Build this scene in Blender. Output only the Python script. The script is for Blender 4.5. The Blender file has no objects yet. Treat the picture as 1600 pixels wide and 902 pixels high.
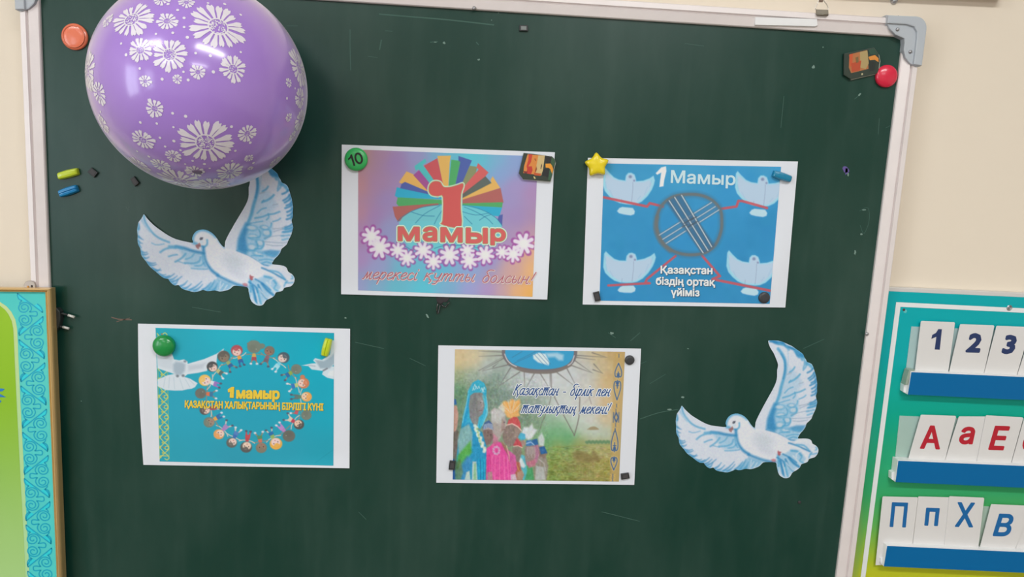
import bpy, bmesh, math, random
import numpy as np
from mathutils import Vector, Matrix
from mathutils.geometry import delaunay_2d_cdt
random.seed(7); rng = np.random.default_rng(7)
scene = bpy.context.scene
C = scene.collection

# ---------------------------------------------------------------- camera
W, H, F = 1600, 902, 1150.0
CX, CY = 800.0, 451.0
DIST = 1.05                       # camera to the face of the chalkboard
CAMPOS = np.array([0.0, -DIST, 1.62])
dn = np.array([375.0 - CX, 8356.0 - CY, F]); dn /= np.linalg.norm(dn)      # world down
rx_ = 27000.0
rt = np.array([rx_, (425.0 * rx_ - F * F) / 7905.0, F]); rt /= np.linalg.norm(rt)
rt = rt - dn * rt.dot(dn); rt /= np.linalg.norm(rt)
fw = np.cross(rt, dn)
W2C = np.column_stack([rt, fw, -dn])            # world (x right, y into wall, z up) -> camera (x right, y down, z forward)
C2W = W2C.T
cam_d = bpy.data.cameras.new('camera'); cam = bpy.data.objects.new('camera', cam_d); C.objects.link(cam)
cam_d.sensor_fit = 'HORIZONTAL'; cam_d.sensor_width = 36.0; cam_d.lens = 36.0 * F / W
cam_d.clip_start = 0.02; cam_d.clip_end = 50
Mx = Matrix(((C2W @ np.diag([1, -1, -1])).tolist())).to_4x4()
Mx.translation = Vector(CAMPOS.tolist())
cam.matrix_world = Mx
scene.camera = cam

# ---------------------------------------------------------------- world, exposure
world = bpy.data.worlds.new('world'); scene.world = world; world.use_nodes = True
world.node_tree.nodes['Background'].inputs[0].default_value = (0.75, 0.86, 1.0, 1)
world.node_tree.nodes['Background'].inputs[1].default_value = 0.8
scene.view_settings.view_transform = 'Standard'; scene.view_settings.look = 'None'
scene.view_settings.gamma = 1; scene.view_settings.use_curve_mapping = False
scene.view_settings.exposure = 0.12

# ---------------------------------------------------------------- room size (metres) and lights
RX0, RX1, RY0, RZ1 = -2.7, 3.3, -6.0, 3.0        # left, right, rear wall, ceiling; front wall face at y = WALLY
WALLY = 0.022
def area(name, loc, rot, sx, sy, power, col):
    l = bpy.data.lights.new(name, 'AREA'); l.shape = 'RECTANGLE'; l.size = sx; l.size_y = sy
    l.energy = power; l.color = col
    o = bpy.data.objects.new(name, l); C.objects.link(o); o.location = loc; o.rotation_euler = rot
    return o
LEFT_WINDOWS = [(-2.15, 1.0), (-4.1, 1.2)]       # centre y, width
LWZ = (0.95, 2.3)
for (wy, ww) in LEFT_WINDOWS:
    area('window_daylight', (RX0 - 0.06, wy, sum(LWZ) / 2), (0, -math.pi / 2, 0), LWZ[1] - LWZ[0], ww, 21, (0.84, 0.92, 1.0))
CEIL_LAMPS = [(-1.6, -1.75), (0.65, -1.75), (-1.35, -3.9), (0.9, -3.9)]
for (lx, ly) in CEIL_LAMPS:
    area('tube_light', (lx, ly, RZ1 - 0.075), (0, 0, 0), 1.15, 0.26, 21 if lx < 0 else 29, (0.97, 0.985, 1.0))

# ---------------------------------------------------------------- projection helpers (photo pixel -> point on a plane of the place)
def ray(px, py):
    d = np.stack([(np.asarray(px, float) - CX) / F, (np.asarray(py, float) - CY) / F, np.ones_like(np.asarray(px, float))], -1)
    return d @ W2C          # = C2W @ d
def P(px, py, y=0.0):
    """point where the sight line of a photo pixel meets the plane at depth y"""
    d = ray(px, py)
    t = (np.asarray(y, float) - CAMPOS[1]) / d[..., 1]
    return CAMPOS + d * t[..., None]
def PX(pts):
    v = (np.asarray(pts, float) - CAMPOS) @ W2C.T
    return np.stack([v[..., 0] / v[..., 2] * F + CX, v[..., 1] / v[..., 2] * F + CY], -1)

# ---------------------------------------------------------------- materials
def lin(c):
    c = np.asarray(c, float) / 255.0
    return np.where(c <= 0.04045, c / 12.92, ((c + 0.055) / 1.055) ** 2.4)
KALB = 1.12
def alb(c):
    """albedo of a surface that reads as sRGB colour c under this room's light"""
    return np.clip(lin(c) * KALB, 0.003, 0.88)
MATS = {}
def mat(name, c, rough=0.5, metal=0.0, spec=0.5, coat=0.0, noise=0.0, nscale=40.0, bump=0.0, bscale=200.0, **kw):
    if name in MATS: return MATS[name]
    m = bpy.data.materials.new(name); m.use_nodes = True; nt = m.node_tree; b = nt.nodes['Principled BSDF']
    a = alb(c) if not kw.get('raw') else np.asarray(c, float)
    b.inputs['Roughness'].default_value = rough; b.inputs['Metallic'].default_value = metal
    b.inputs['Specular IOR Level'].default_value = spec; b.inputs['Coat Weight'].default_value = coat
    b.inputs['Coat Roughness'].default_value = 0.1
    b.inputs['Base Color'].default_value = (*a, 1)
    tc = nt.nodes.new('ShaderNodeTexCoord')
    if noise > 0:
        n = nt.nodes.new('ShaderNodeTexNoise'); n.inputs['Scale'].default_value = nscale; n.inputs['Detail'].default_value = 5
        nt.links.new(tc.outputs['Object'], n.inputs['Vector'])
        r = nt.nodes.new('ShaderNodeMapRange'); r.inputs['To Min'].default_value = 1 - noise; r.inputs['To Max'].default_value = 1 + noise
        r.inputs['From Min'].default_value = 0.25; r.inputs['From Max'].default_value = 0.75
        nt.links.new(n.outputs['Fac'], r.inputs['Value'])
        mx = nt.nodes.new('ShaderNodeVectorMath'); mx.operation = 'SCALE'; mx.inputs[0].default_value = tuple(a)
        nt.links.new(r.outputs[0], mx.inputs['Scale']); nt.links.new(mx.outputs[0], b.inputs['Base Color'])
    if bump > 0:
        n2 = nt.nodes.new('ShaderNodeTexNoise'); n2.inputs['Scale'].default_value = bscale; n2.inputs['Detail'].default_value = 3
        nt.links.new(tc.outputs['Object'], n2.inputs['Vector'])
        bp = nt.nodes.new('ShaderNodeBump'); bp.inputs['Strength'].default_value = bump; bp.inputs['Distance'].default_value = 0.001
        nt.links.new(n2.outputs['Fac'], bp.inputs['Height']); nt.links.new(bp.outputs[0], b.inputs['Normal'])
    MATS[name] = m
    return m
def vmat(name, rough=0.6, spec=0.3, coat=0.0):
    """printed sheet: colour comes from the mesh's colour attribute"""
    if name in MATS: return MATS[name]
    m = bpy.data.materials.new(name); m.use_nodes = True; nt = m.node_tree; b = nt.nodes['Principled BSDF']
    a = nt.nodes.new('ShaderNodeAttribute'); a.attribute_name = 'ink'
    nt.links.new(a.outputs['Color'], b.inputs['Base Color'])
    b.inputs['Roughness'].default_value = rough; b.inputs['Specular IOR Level'].default_value = spec; b.inputs['Coat Weight'].default_value = coat
    MATS[name] = m
    return m

# ---------------------------------------------------------------- object helpers
def empty(name, loc, label, cat, group=None):
    o = bpy.data.objects.new(name, None); C.objects.link(o); o.location = loc; o.empty_display_size = 0.02
    o['label'] = label; o['category'] = cat
    if group: o['group'] = group
    return o
def tag(o, label=None, cat=None, group=None, kind=None):
    for k, v in (('label', label), ('category', cat), ('group', group), ('kind', kind)):
        if v: o[k] = v
    return o
def wloc(p):
    l = Vector((0, 0, 0))
    while p is not None: l = l + p.location; p = p.parent
    return l
def link_mesh(name, me, m, parent=None, origin=None):
    """me holds world coordinates; origin is moved to the parent's place (or the given origin / centre)"""
    o = bpy.data.objects.new(name, me); C.objects.link(o)
    n = len(me.vertices); co = np.empty(n * 3, np.float32); me.vertices.foreach_get('co', co); co = co.reshape(-1, 3)
    org = np.array(origin) if origin is not None else (co.min(0) + co.max(0)) / 2
    co -= org; me.vertices.foreach_set('co', co.ravel()); me.update()
    if parent is not None:
        o.parent = parent; o.location = Vector(org.tolist()) - wloc(parent)
    else: o.location = org.tolist()
    if m: me.materials.append(m)
    return o
def mesh_from(verts, faces, smooth=False):
    me = bpy.data.meshes.new('m'); me.from_pydata([tuple(map(float, v)) for v in verts], [], faces); me.update()
    if smooth: me.polygons.foreach_set('use_smooth', [True] * len(me.polygons))
    return me
def from_bm(name, bm, m, parent=None, smooth=False, origin=None):
    bmesh.ops.recalc_face_normals(bm, faces=bm.faces)
    me = bpy.data.meshes.new(name); bm.to_mesh(me); bm.free()
    if smooth: me.polygons.foreach_set('use_smooth', [True] * len(me.polygons))
    return link_mesh(name, me, m, parent, origin)
def box_bm(x0, x1, y0, y1, z0, z1, bevel=0.0, seg=2):
    bm = bmesh.new(); bmesh.ops.create_cube(bm, size=1)
    for v in bm.verts:
        v.co = Vector(((x0 + x1) / 2 + v.co.x * (x1 - x0), (y0 + y1) / 2 + v.co.y * (y1 - y0), (z0 + z1) / 2 + v.co.z * (z1 - z0)))
    if bevel > 0: bmesh.ops.bevel(bm, geom=bm.edges[:], offset=bevel, segments=seg, affect='EDGES', profile=0.5)
    return bm
def prism_bm(front, y_back, bevel=0.0, seg=1):
    """front: list of 3D points (outline, on the camera side); the back is the same outline at y_back"""
    bm = bmesh.new()
    f = [bm.verts.new(tuple(map(float, p))) for p in front]
    b = [bm.verts.new((float(p[0]), float(y_back), float(p[2]))) for p in front]
    ff = bm.faces.new(f); bm.faces.new(b[::-1])
    n = len(f)
    for i in range(n): bm.faces.new([f[i], b[i], b[(i + 1) % n], f[(i + 1) % n]])
    bmesh.ops.recalc_face_normals(bm, faces=bm.faces)
    if bevel > 0: bmesh.ops.bevel(bm, geom=list(ff.edges), offset=bevel, segments=seg, affect='EDGES', profile=0.6)
    return bm
def pp(pts, y):  return [P(a, b, y) for a, b in pts]
def tube_bm(pts, r, n=8, bm=None, cap=True):
    bm = bm or bmesh.new(); pts = [Vector(tuple(map(float, p))) for p in pts]; rings = []
    up = Vector((0.13, -0.9, 0.31)).normalized()
    for i, p in enumerate(pts):
        t = (pts[min(i + 1, len(pts) - 1)] - pts[max(i - 1, 0)]).normalized()
        a = t.cross(up)
        if a.length < 1e-3: a = t.cross(Vector((1, 0, 0)))
        a.normalize(); b = t.cross(a)
        rr = r[i] if hasattr(r, '__len__') else r
        rings.append([bm.verts.new(p + (a * math.cos(k * 2 * math.pi / n) + b * math.sin(k * 2 * math.pi / n)) * rr) for k in range(n)])
    for i in range(len(rings) - 1):
        for k in range(n): bm.faces.new([rings[i][k], rings[i][(k + 1) % n], rings[i + 1][(k + 1) % n], rings[i + 1][k]])
    if cap: bm.faces.new(rings[0][::-1]); bm.faces.new(rings[-1])
    return bm
def smooth_curve(pts, n=6, closed=True):
    """Catmull-Rom through the points"""
    p = np.asarray(pts, float); N = len(p); out = []
    rng_ = range(N) if closed else range(N - 1)
    for i in rng_:
        if closed: a, b, c, d = p[(i - 1) % N], p[i], p[(i + 1) % N], p[(i + 2) % N]
        else: a, b, c, d = p[max(i - 1, 0)], p[i], p[i + 1], p[min(i + 2, N - 1)]
        for k in range(n):
            t = k / n
            out.append(0.5 * ((2 * b) + (-a + c) * t + (2 * a - 5 * b + 4 * c - d) * t * t + (-a + 3 * b - 3 * c + d) * t ** 3))
    if not closed: out.append(p[-1])
    return np.array(out)
def lathe_bm(profile, n=48, centre=(0, 0, 0), axis_y=True):
    """profile: list of (radius, height towards the viewer = -y)"""
    bm = bmesh.new(); cx, cy, cz = centre; rings = []
    for r, h in profile:
        if r < 1e-6: rings.append([bm.verts.new((cx, cy - h, cz))])
        else: rings.append([bm.verts.new((cx + r * math.cos(2 * math.pi * k / n), cy - h, cz + r * math.sin(2 * math.pi * k / n))) for k in range(n)])
    for a, b in zip(rings[:-1], rings[1:]):
        for k in range(n):
            k2 = (k + 1) % n
            if len(a) == 1 and len(b) == 1: continue
            if len(a) == 1: bm.faces.new([a[0], b[k], b[k2]])
            elif len(b) == 1: bm.faces.new([a[k], b[0], a[k2]])
            else: bm.faces.new([a[k], b[k], b[k2], a[k2]])
    if len(rings[0]) > 1: bm.faces.new(rings[0])
    return bm
# flat text as a mesh in its own unit box
def bold_verts(v, f, w):
    """thicken flat lettering: quads along every outline edge and small discs at its corners"""
    if w <= 0: return v, f
    cnt = {}
    for p in f:
        for i in range(len(p)):
            a, b = p[i], p[(i + 1) % len(p)]; cnt[(min(a, b), max(a, b))] = cnt.get((min(a, b), max(a, b)), 0) + 1
    V = [tuple(q) for q in v]; Fo = list(f); inc = {}
    for (a, b), c in cnt.items():
        if c != 1: continue
        pa, pb = v[a][:2], v[b][:2]; d = pb - pa; L_ = np.linalg.norm(d)
        if L_ < 1e-7: continue
        n = np.array([-d[1], d[0]]) / L_ * w; k = len(V)
        V += [(*(pa + n), 0), (*(pb + n), 0), (*(pb - n), 0), (*(pa - n), 0)]; Fo.append((k + 3, k + 2, k + 1, k))
        inc.setdefault(a, []).append(d / L_); inc.setdefault(b, []).append(-d / L_)
    for a, ds in inc.items():
        if len(ds) == 2 and ds[0].dot(ds[1]) < -0.985: continue
        k = len(V); n = 8
        V += [(v[a][0] + w * math.cos(2 * math.pi * i / n + .39) * 1.04, v[a][1] + w * math.sin(2 * math.pi * i / n + .39) * 1.04, 0) for i in range(n)]
        Fo.append(tuple(range(k, k + n)))
    return np.array(V), Fo
_gl = {}
def text_mesh(body, offset=0.0, shear=0.0, res=2, spacing=1.0):
    key = (body, res, spacing)
    if key not in _gl:
        cu = bpy.data.curves.new('t', 'FONT'); cu.body = body; cu.resolution_u = res; cu.space_character = spacing; cu.fill_mode = 'NONE'
        ob = bpy.data.objects.new('t', cu); C.objects.link(ob)
        me = ob.to_mesh()
        pv = [tuple(q.co)[:2] for q in me.vertices]; nx = {}
        for e_ in me.edges: a, b = e_.vertices; nx.setdefault(a, []).append(b); nx.setdefault(b, []).append(a)
        loops, seen = [], set()
        for a in range(len(pv)):
            if a in seen or a not in nx: continue
            lp, cur, prev = [a], nx[a][0], a; seen.add(a)
            while cur != a and cur not in seen:
                seen.add(cur); lp.append(cur); n_ = [k for k in nx[cur] if k != prev]; prev, cur = cur, (n_[0] if n_ else a)
            # keep the drawing order of the outline: vertex numbers run along the contour
            if len(lp) > 2 and lp[1] == lp[0] + len(lp) - 1: lp = [lp[0]] + lp[1:][::-1]
            loops.append(np.array([pv[k] for k in lp]))
        pts, eds = [], []
        for lp in loops:
            k = len(pts); pts += [Vector((float(x), float(y))) for x, y in lp]; eds += [(k + m, k + (m + 1) % len(lp)) for m in range(len(lp))]
        vo, _e, fo, *_r = delaunay_2d_cdt(pts, eds, [], 0, 1e-6)
        v = np.array([(q.x, q.y, 0.0) for q in vo]); f = [tuple(p) for p in fo]
        cen = np.array([v[list(p), :2].mean(0) for p in f]); wn = np.zeros(len(f), int)
        for lp in loops:
            for (x0, y0), (x1, y1) in zip(lp, np.roll(lp, -1, 0)):
                if y0 == y1: continue
                hit = ((y0 > cen[:, 1]) != (y1 > cen[:, 1])) & (cen[:, 0] < (x1 - x0) * (cen[:, 1] - y0) / (y1 - y0) + x0)
                wn += np.where(hit, 1 if y1 > y0 else -1, 0)
        f = [p for p, w_ in zip(f, wn) if w_ != 0]
        ob.to_mesh_clear(); bpy.data.objects.remove(ob); bpy.data.curves.remove(cu); _gl[key] = (v, f)
    v, f = _gl[key]
    v = v.copy(); v[:, 0] += v[:, 1] * shear
    return v, f
def thicken(q, f, w):
    """q: 2D outline mesh in photo pixels; grow the lettering by w pixels and merge everything into one clean layer"""
    if w <= 0: return q, f
    V, Fo = bold_verts(np.column_stack([q, np.zeros(len(q))]), f, w)
    fo = []
    for p in Fo:
        ar = sum(V[p[i]][0] * V[p[(i + 1) % len(p)]][1] - V[p[(i + 1) % len(p)]][0] * V[p[i]][1] for i in range(len(p)))
        if abs(ar) > 1e-9: fo.append(list(p) if ar > 0 else list(p)[::-1])
    vo, _e, fo2, _a, _b, of = delaunay_2d_cdt([Vector((float(a), float(b))) for a, b in V[:, :2]], [], fo, 1, 1e-4)
    keepf = [tuple(fc) for fc, o_ in zip(fo2, of) if len(o_)]
    return np.array([(a.x, a.y) for a in vo]), keepf
def facing(me):
    if len(me.polygons) and sum(p.normal.y for p in list(me.polygons)[:40]) > 0: me.flip_normals()
    return me
def text(name, body, p0, p1, cap, m, parent, y, offset=0.0, shear=0.0, ref_h=0.729, up=None, label=None, spacing=1.0):
    """writing from p0 (left end of the baseline) to p1 (right end); cap = letter height, all in photo pixels on the plane y"""
    v, f = text_mesh(body, 0.0, shear, spacing=spacing)
    x0, x1 = v[:, 0].min(), v[:, 0].max()
    p0 = np.array(p0, float); p1 = np.array(p1, float); d = p1 - p0
    if up is None:
        n = np.array([d[1], -d[0]]); n /= np.linalg.norm(n)
    else:
        n = np.array(up, float); n /= np.linalg.norm(n)
    q = p0 + ((v[:, :1] - x0) / (x1 - x0)) * d + (v[:, 1:2] / ref_h * cap) * n
    q, f = thicken(q, f, offset * cap / ref_h)
    me = facing(mesh_from(P(q[:, 0], q[:, 1], y(q[:, 0], q[:, 1]) if callable(y) else y), f))
    o = link_mesh(name, me, m, parent)
    if label: o['label'] = label
    return o
def glyph_box(name, body, x0, x1, yt, yb, m, parent, y, offset=0.0, shear=0.0, grow=0.0, slope=0.035):
    """one letter fitted to a box in photo pixels; offset = half stroke added (px, kept inside the box), grow = extra beyond it"""
    v, f = text_mesh(body, 0.0, shear)
    lo, hi = v[:, :2].min(0), v[:, :2].max(0); u = (v[:, :2] - lo) / (hi - lo); w = offset
    px = x0 + w + u[:, 0] * (x1 - x0 - 2 * w); py = yb - w + u[:, 1] * (yt - yb + 2 * w) + (px - (x0 + x1) / 2) * slope
    q, f = thicken(np.column_stack([px, py]), f, w + grow)
    me = facing(mesh_from(P(q[:, 0], q[:, 1], y(q[:, 0], q[:, 1]) if callable(y) else y), f))
    return link_mesh(name, me, m, parent)

def merge_polys(polys):
    """overlapping 2D pieces -> one clean layer"""
    V, Fo = [], []
    for p in polys:
        p = np.asarray(p, float); x, y = p[:, 0], p[:, 1]; ar = (x * np.roll(y, -1) - np.roll(x, -1) * y).sum()
        if abs(ar) < 1e-7: continue
        k = len(V); V += [Vector((float(a), float(b))) for a, b in p]; ids = list(range(k, k + len(p))); Fo.append(ids if ar > 0 else ids[::-1])
    vo, _e, fo2, _a, _b, of = delaunay_2d_cdt(V, [], Fo, 1, 1e-4)
    return np.array([(a.x, a.y) for a in vo]), [tuple(fc) for fc, o_ in zip(fo2, of) if len(o_)]
def stroke_polys(line, w):
    line = np.asarray(line, float); out = []
    for a, b in zip(line[:-1], line[1:]):
        d = b - a; L_ = np.linalg.norm(d)
        if L_ < 1e-6: continue
        n = np.array([-d[1], d[0]]) / L_ * w / 2; out.append([a + n, b + n, b - n, a - n])
    for a in line: out.append([(a[0] + w / 2 * math.cos(t), a[1] + w / 2 * math.sin(t)) for t in np.linspace(0.3, 0.3 + 2 * math.pi, 9)[:-1]])
    return out
# a cursive hand: strokes of each letter, x-height 1
_k = [[(.12, 1), (.02, 0)], [(.58, 1), (.4, .95), (.12, .5)], [(.18, .55), (.38, .4), (.45, .08), (.62, .05)]]
_n = [[(.12, 1), (.02, 0)], [(.06, .52), (.5, .52)], [(.56, 1), (.46, .2), (.54, 0), (.68, .1)]]
_u = [[(.1, 1), (.1, .5), (.25, .3), (.45, .45), (.58, 1)], [(.6, 1), (.45, 0), (.3, -.45), (.08, -.5)]]
_K = [[(.2, 1.55), (.02, 0)], [(.8, 1.6), (.55, 1.45), (.14, .75)], [(.2, .8), (.45, .65), (.6, .15), (.8, .05)]]
HAND = {'а': ([[(.62, .85), (.4, 1), (.12, .75), (.05, .35), (.2, .02), (.42, .15), (.6, .6)], [(.66, 1), (.58, .3), (.66, .02), (.8, .1)]], .86),
 'б': ([[(.55, .8), (.3, .95), (.08, .6), (.1, .15), (.3, 0), (.52, .2), (.56, .6), (.4, 1.05), (.2, 1.45), (.45, 1.75), (.8, 1.7)]], .76),
 'е': ([[(.08, .45), (.4, .6), (.5, .85), (.35, 1), (.12, .75), (.05, .35), (.2, .02), (.5, .12), (.62, .3)]], .66), 'з': ([[(.08, .85), (.3, 1), (.48, .85), (.38, .6), (.2, .52)], [(.2, .52), (.4, .48), (.5, .25), (.35, 0), (.12, .02), (.02, .15)]], .62),
 'і': ([[(.15, 1), (.08, .3), (.18, 0), (.32, .12)], [(.24, 1.36), (.25, 1.46)]], .38), 'к': (_k, .70), 'қ': (_k + [[(.54, .06), (.6, -.12), (.5, -.38)]], .72), 'л': ([[(-.02, .05), (.1, .05), (.3, .6), (.42, 1)], [(.42, 1), (.4, .3), (.46, 0), (.6, .1)]], .68),
 'м': ([[(-.02, .05), (.08, .05), (.22, .6), (.3, 1)], [(.3, 1), (.36, .1)], [(.36, .1), (.68, 1)], [(.68, 1), (.62, .3), (.7, 0), (.84, .1)]], .92), 'н': (_n, .76), 'ң': (_n + [[(.62, .03), (.66, -.15), (.57, -.38)]], .80),
 'о': ([[(.3, 1), (.08, .75), (.04, .3), (.22, 0), (.45, .15), (.52, .6), (.42, .93), (.3, 1)]], .66), 'п': ([[(.12, 1), (.02, 0)], [(.08, .6), (.3, .98), (.46, .9), (.44, .6), (.38, .15), (.46, 0), (.6, .1)]], .70),
 'р': ([[(.14, 1), (-.06, -.6)], [(.08, .6), (.32, .98), (.54, .85), (.52, .4), (.34, .02), (.1, .1)]], .70), 'с': ([[(.5, .8), (.35, 1), (.12, .78), (.05, .35), (.2, .02), (.42, .06), (.55, .2)]], .62),
 'т': ([[(.12, 1), (.02, 0)], [(.08, .6), (.28, .98), (.4, .85), (.32, 0)], [(.38, .6), (.58, .98), (.7, .85), (.64, .2), (.7, 0), (.84, .1)]], .94), 'у': (_u, .72), 'ұ': (_u + [[(.12, -.12), (.62, -.06)]], .72),
 'ы': ([[(.12, 1), (.04, .4), (.16, .02), (.36, .1), (.4, .4), (.26, .55), (.08, .48)], [(.66, 1), (.58, .3), (.66, 0), (.78, .1)]], .88), 'Қ': (_K + [[(.7, .08), (.74, -.12), (.64, -.38)]], .90),
 '!': ([[(.3, 1.6), (.12, .5)], [(.06, .1), (.06, .02)]], .4), '-': ([[(.05, .5), (.45, .52)]], .62), ' ': ([], .62), '\u0304': ([], 0)}
def hand(name, body, p0, p1, xh, width, m, parent, y, slant=.28, bar=False, gap=0.0):
    p0, p1 = np.array(p0, float), np.array(p1, float); tot = sum(HAND[c][1] + gap for c in body) - gap; d = (p1 - p0) / tot; n = np.array([d[1], -d[0]]); n /= np.linalg.norm(n); e = d / np.linalg.norm(d); x = 0; polys = []
    for c in body:
        st, adv = HAND[c]
        if bar and c == 'т': st = st + [[(.02, 1.12), (.85, 1.14)]]
        for ln in st:
            ln = smooth_curve(ln, 3, False) if len(ln) > 2 else np.array(ln)
            polys += stroke_polys([p0 + d * (x + a) + n * (b * xh) + e * (b * xh * slant) for a, b in ln], width)
        x += adv + gap
    q, f = merge_polys(polys)
    return link_mesh(name, facing(mesh_from(P(q[:, 0], q[:, 1], y(q[:, 0], q[:, 1]) if callable(y) else y), f)), m, parent)
def flat_poly(name, pts, y, m, parent, grow=0.0):
    pts = np.asarray(pts, float)
    polys = [pts] + (stroke_polys(np.vstack([pts, pts[:1]]), grow * 2) if grow else [])
    # concave outline: triangulate first
    v, _e, f, *_r = delaunay_2d_cdt([Vector(p) for p in pts.tolist()], [(i, (i + 1) % len(pts)) for i in range(len(pts))], [], 1, 1e-5)
    q = np.array([(a.x, a.y) for a in v]); tri = [q[list(t)] for t in f]
    q, f = merge_polys(tri + (stroke_polys(np.vstack([pts, pts[:1]]), grow * 2) if grow else []))
    return link_mesh(name, facing(mesh_from(P(q[:, 0], q[:, 1], y(q[:, 0], q[:, 1]) if callable(y) else y), f)), m, parent)
# ---------------------------------------------------------------- room shell
m_wall = mat('wall_plaster', (225, 213, 195), 0.75, noise=0.012, nscale=3.0, bump=0.12, bscale=120)
m_ceil = mat('ceiling_paint', (235, 233, 226), 0.85)
m_floor = mat('floor_linoleum', (112, 98, 84), 0.5, noise=0.1, nscale=6)
m_other = mat('side_wall_plaster', (222, 216, 204), 0.8)
def slab(name, x0, x1, y0, y1, z0, z1, m, parent=None, kind='structure', bevel=0.0):
    o = from_bm(name, box_bm(x0, x1, y0, y1, z0, z1, bevel), m, parent)
    if kind and parent is None: o['kind'] = kind
    return o
slab('wall_front', RX0 - .1, RX1 + .1, WALLY, WALLY + .12, -0.0, RZ1, m_wall)
slab('floor', RX0 - .1, RX1 + .1, RY0 - .1, WALLY + .12, -0.1, 0, m_floor)
slab('ceiling', RX0 - .1, RX1 + .1, RY0 - .1, WALLY + .12, RZ1, RZ1 + .1, m_ceil)
slab('wall_right', RX1, RX1 + .1, RY0, WALLY, 0, RZ1, m_other)
slab('wall_back', RX0, RX1, RY0 - .1, RY0, 0, RZ1, m_other)
# left wall with two window openings, one mesh
bm = bmesh.new()
def add_box(bm, x0, x1, y0, y1, z0, z1):
    vs = [bm.verts.new(v) for v in ((x0, y0, z0), (x1, y0, z0), (x1, y1, z0), (x0, y1, z0), (x0, y0, z1), (x1, y0, z1), (x1, y1, z1), (x0, y1, z1))]
    for f in ((0, 3, 2, 1), (4, 5, 6, 7), (0, 1, 5, 4), (1, 2, 6, 5), (2, 3, 7, 6), (3, 0, 4, 7)): bm.faces.new([vs[i] for i in f])
ys = sorted([(wy - ww / 2, wy + ww / 2) for wy, ww in LEFT_WINDOWS])
add_box(bm, RX0 - .1, RX0, RY0, WALLY, 0, LWZ[0]); add_box(bm, RX0 - .1, RX0, RY0, WALLY, LWZ[1], RZ1)
edges_y = [RY0] + [v for a in ys for v in a] + [WALLY]
for a, b in zip(edges_y[0::2], edges_y[1::2]): add_box(bm, RX0 - .1, RX0, a, b, LWZ[0], LWZ[1])
o = from_bm('wall_left', bm, m_other); o['kind'] = 'structure'
m_win = mat('window_white', (235, 235, 235), 0.35)
for i, (wy, ww) in enumerate(LEFT_WINDOWS):
    bm = bmesh.new(); t = 0.045
    a, b = wy - ww / 2, wy + ww / 2
    for (y0, y1, z0, z1) in ((a, a + t, *LWZ), (b - t, b, *LWZ), (a, b, LWZ[0], LWZ[0] + t), (a, b, LWZ[1] - t, LWZ[1]), (wy - t / 2, wy + t / 2, *LWZ), (a, wy, 2.05, 2.09)):
        add_box(bm, RX0 - .05, RX0 - .01, y0, y1, z0, z1)
    o = from_bm('window_%d' % (i + 1), bm, m_win); o['kind'] = 'structure'
for i, (wz0, wz1) in enumerate([(0, 0.09)]):
    slab('baseboard_front', RX0, RX1, WALLY - .015, WALLY, 0, .09, mat('baseboard_paint', (150, 110, 80), 0.4))
m_lamp = mat('lamp_housing', (235, 235, 235), 0.4)
for lx, ly in CEIL_LAMPS:
    t = empty('ceiling_light', (lx, ly, RZ1), 'white tube light on the ceiling, %s row, %s side' % ('front' if ly > -3 else 'rear', 'left' if lx < 0 else 'right'), 'lamp')
    from_bm('housing', box_bm(lx - .62, lx + .62, ly - .15, ly + .15, RZ1 - .065, RZ1 - .001, .008), m_lamp, t)

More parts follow.
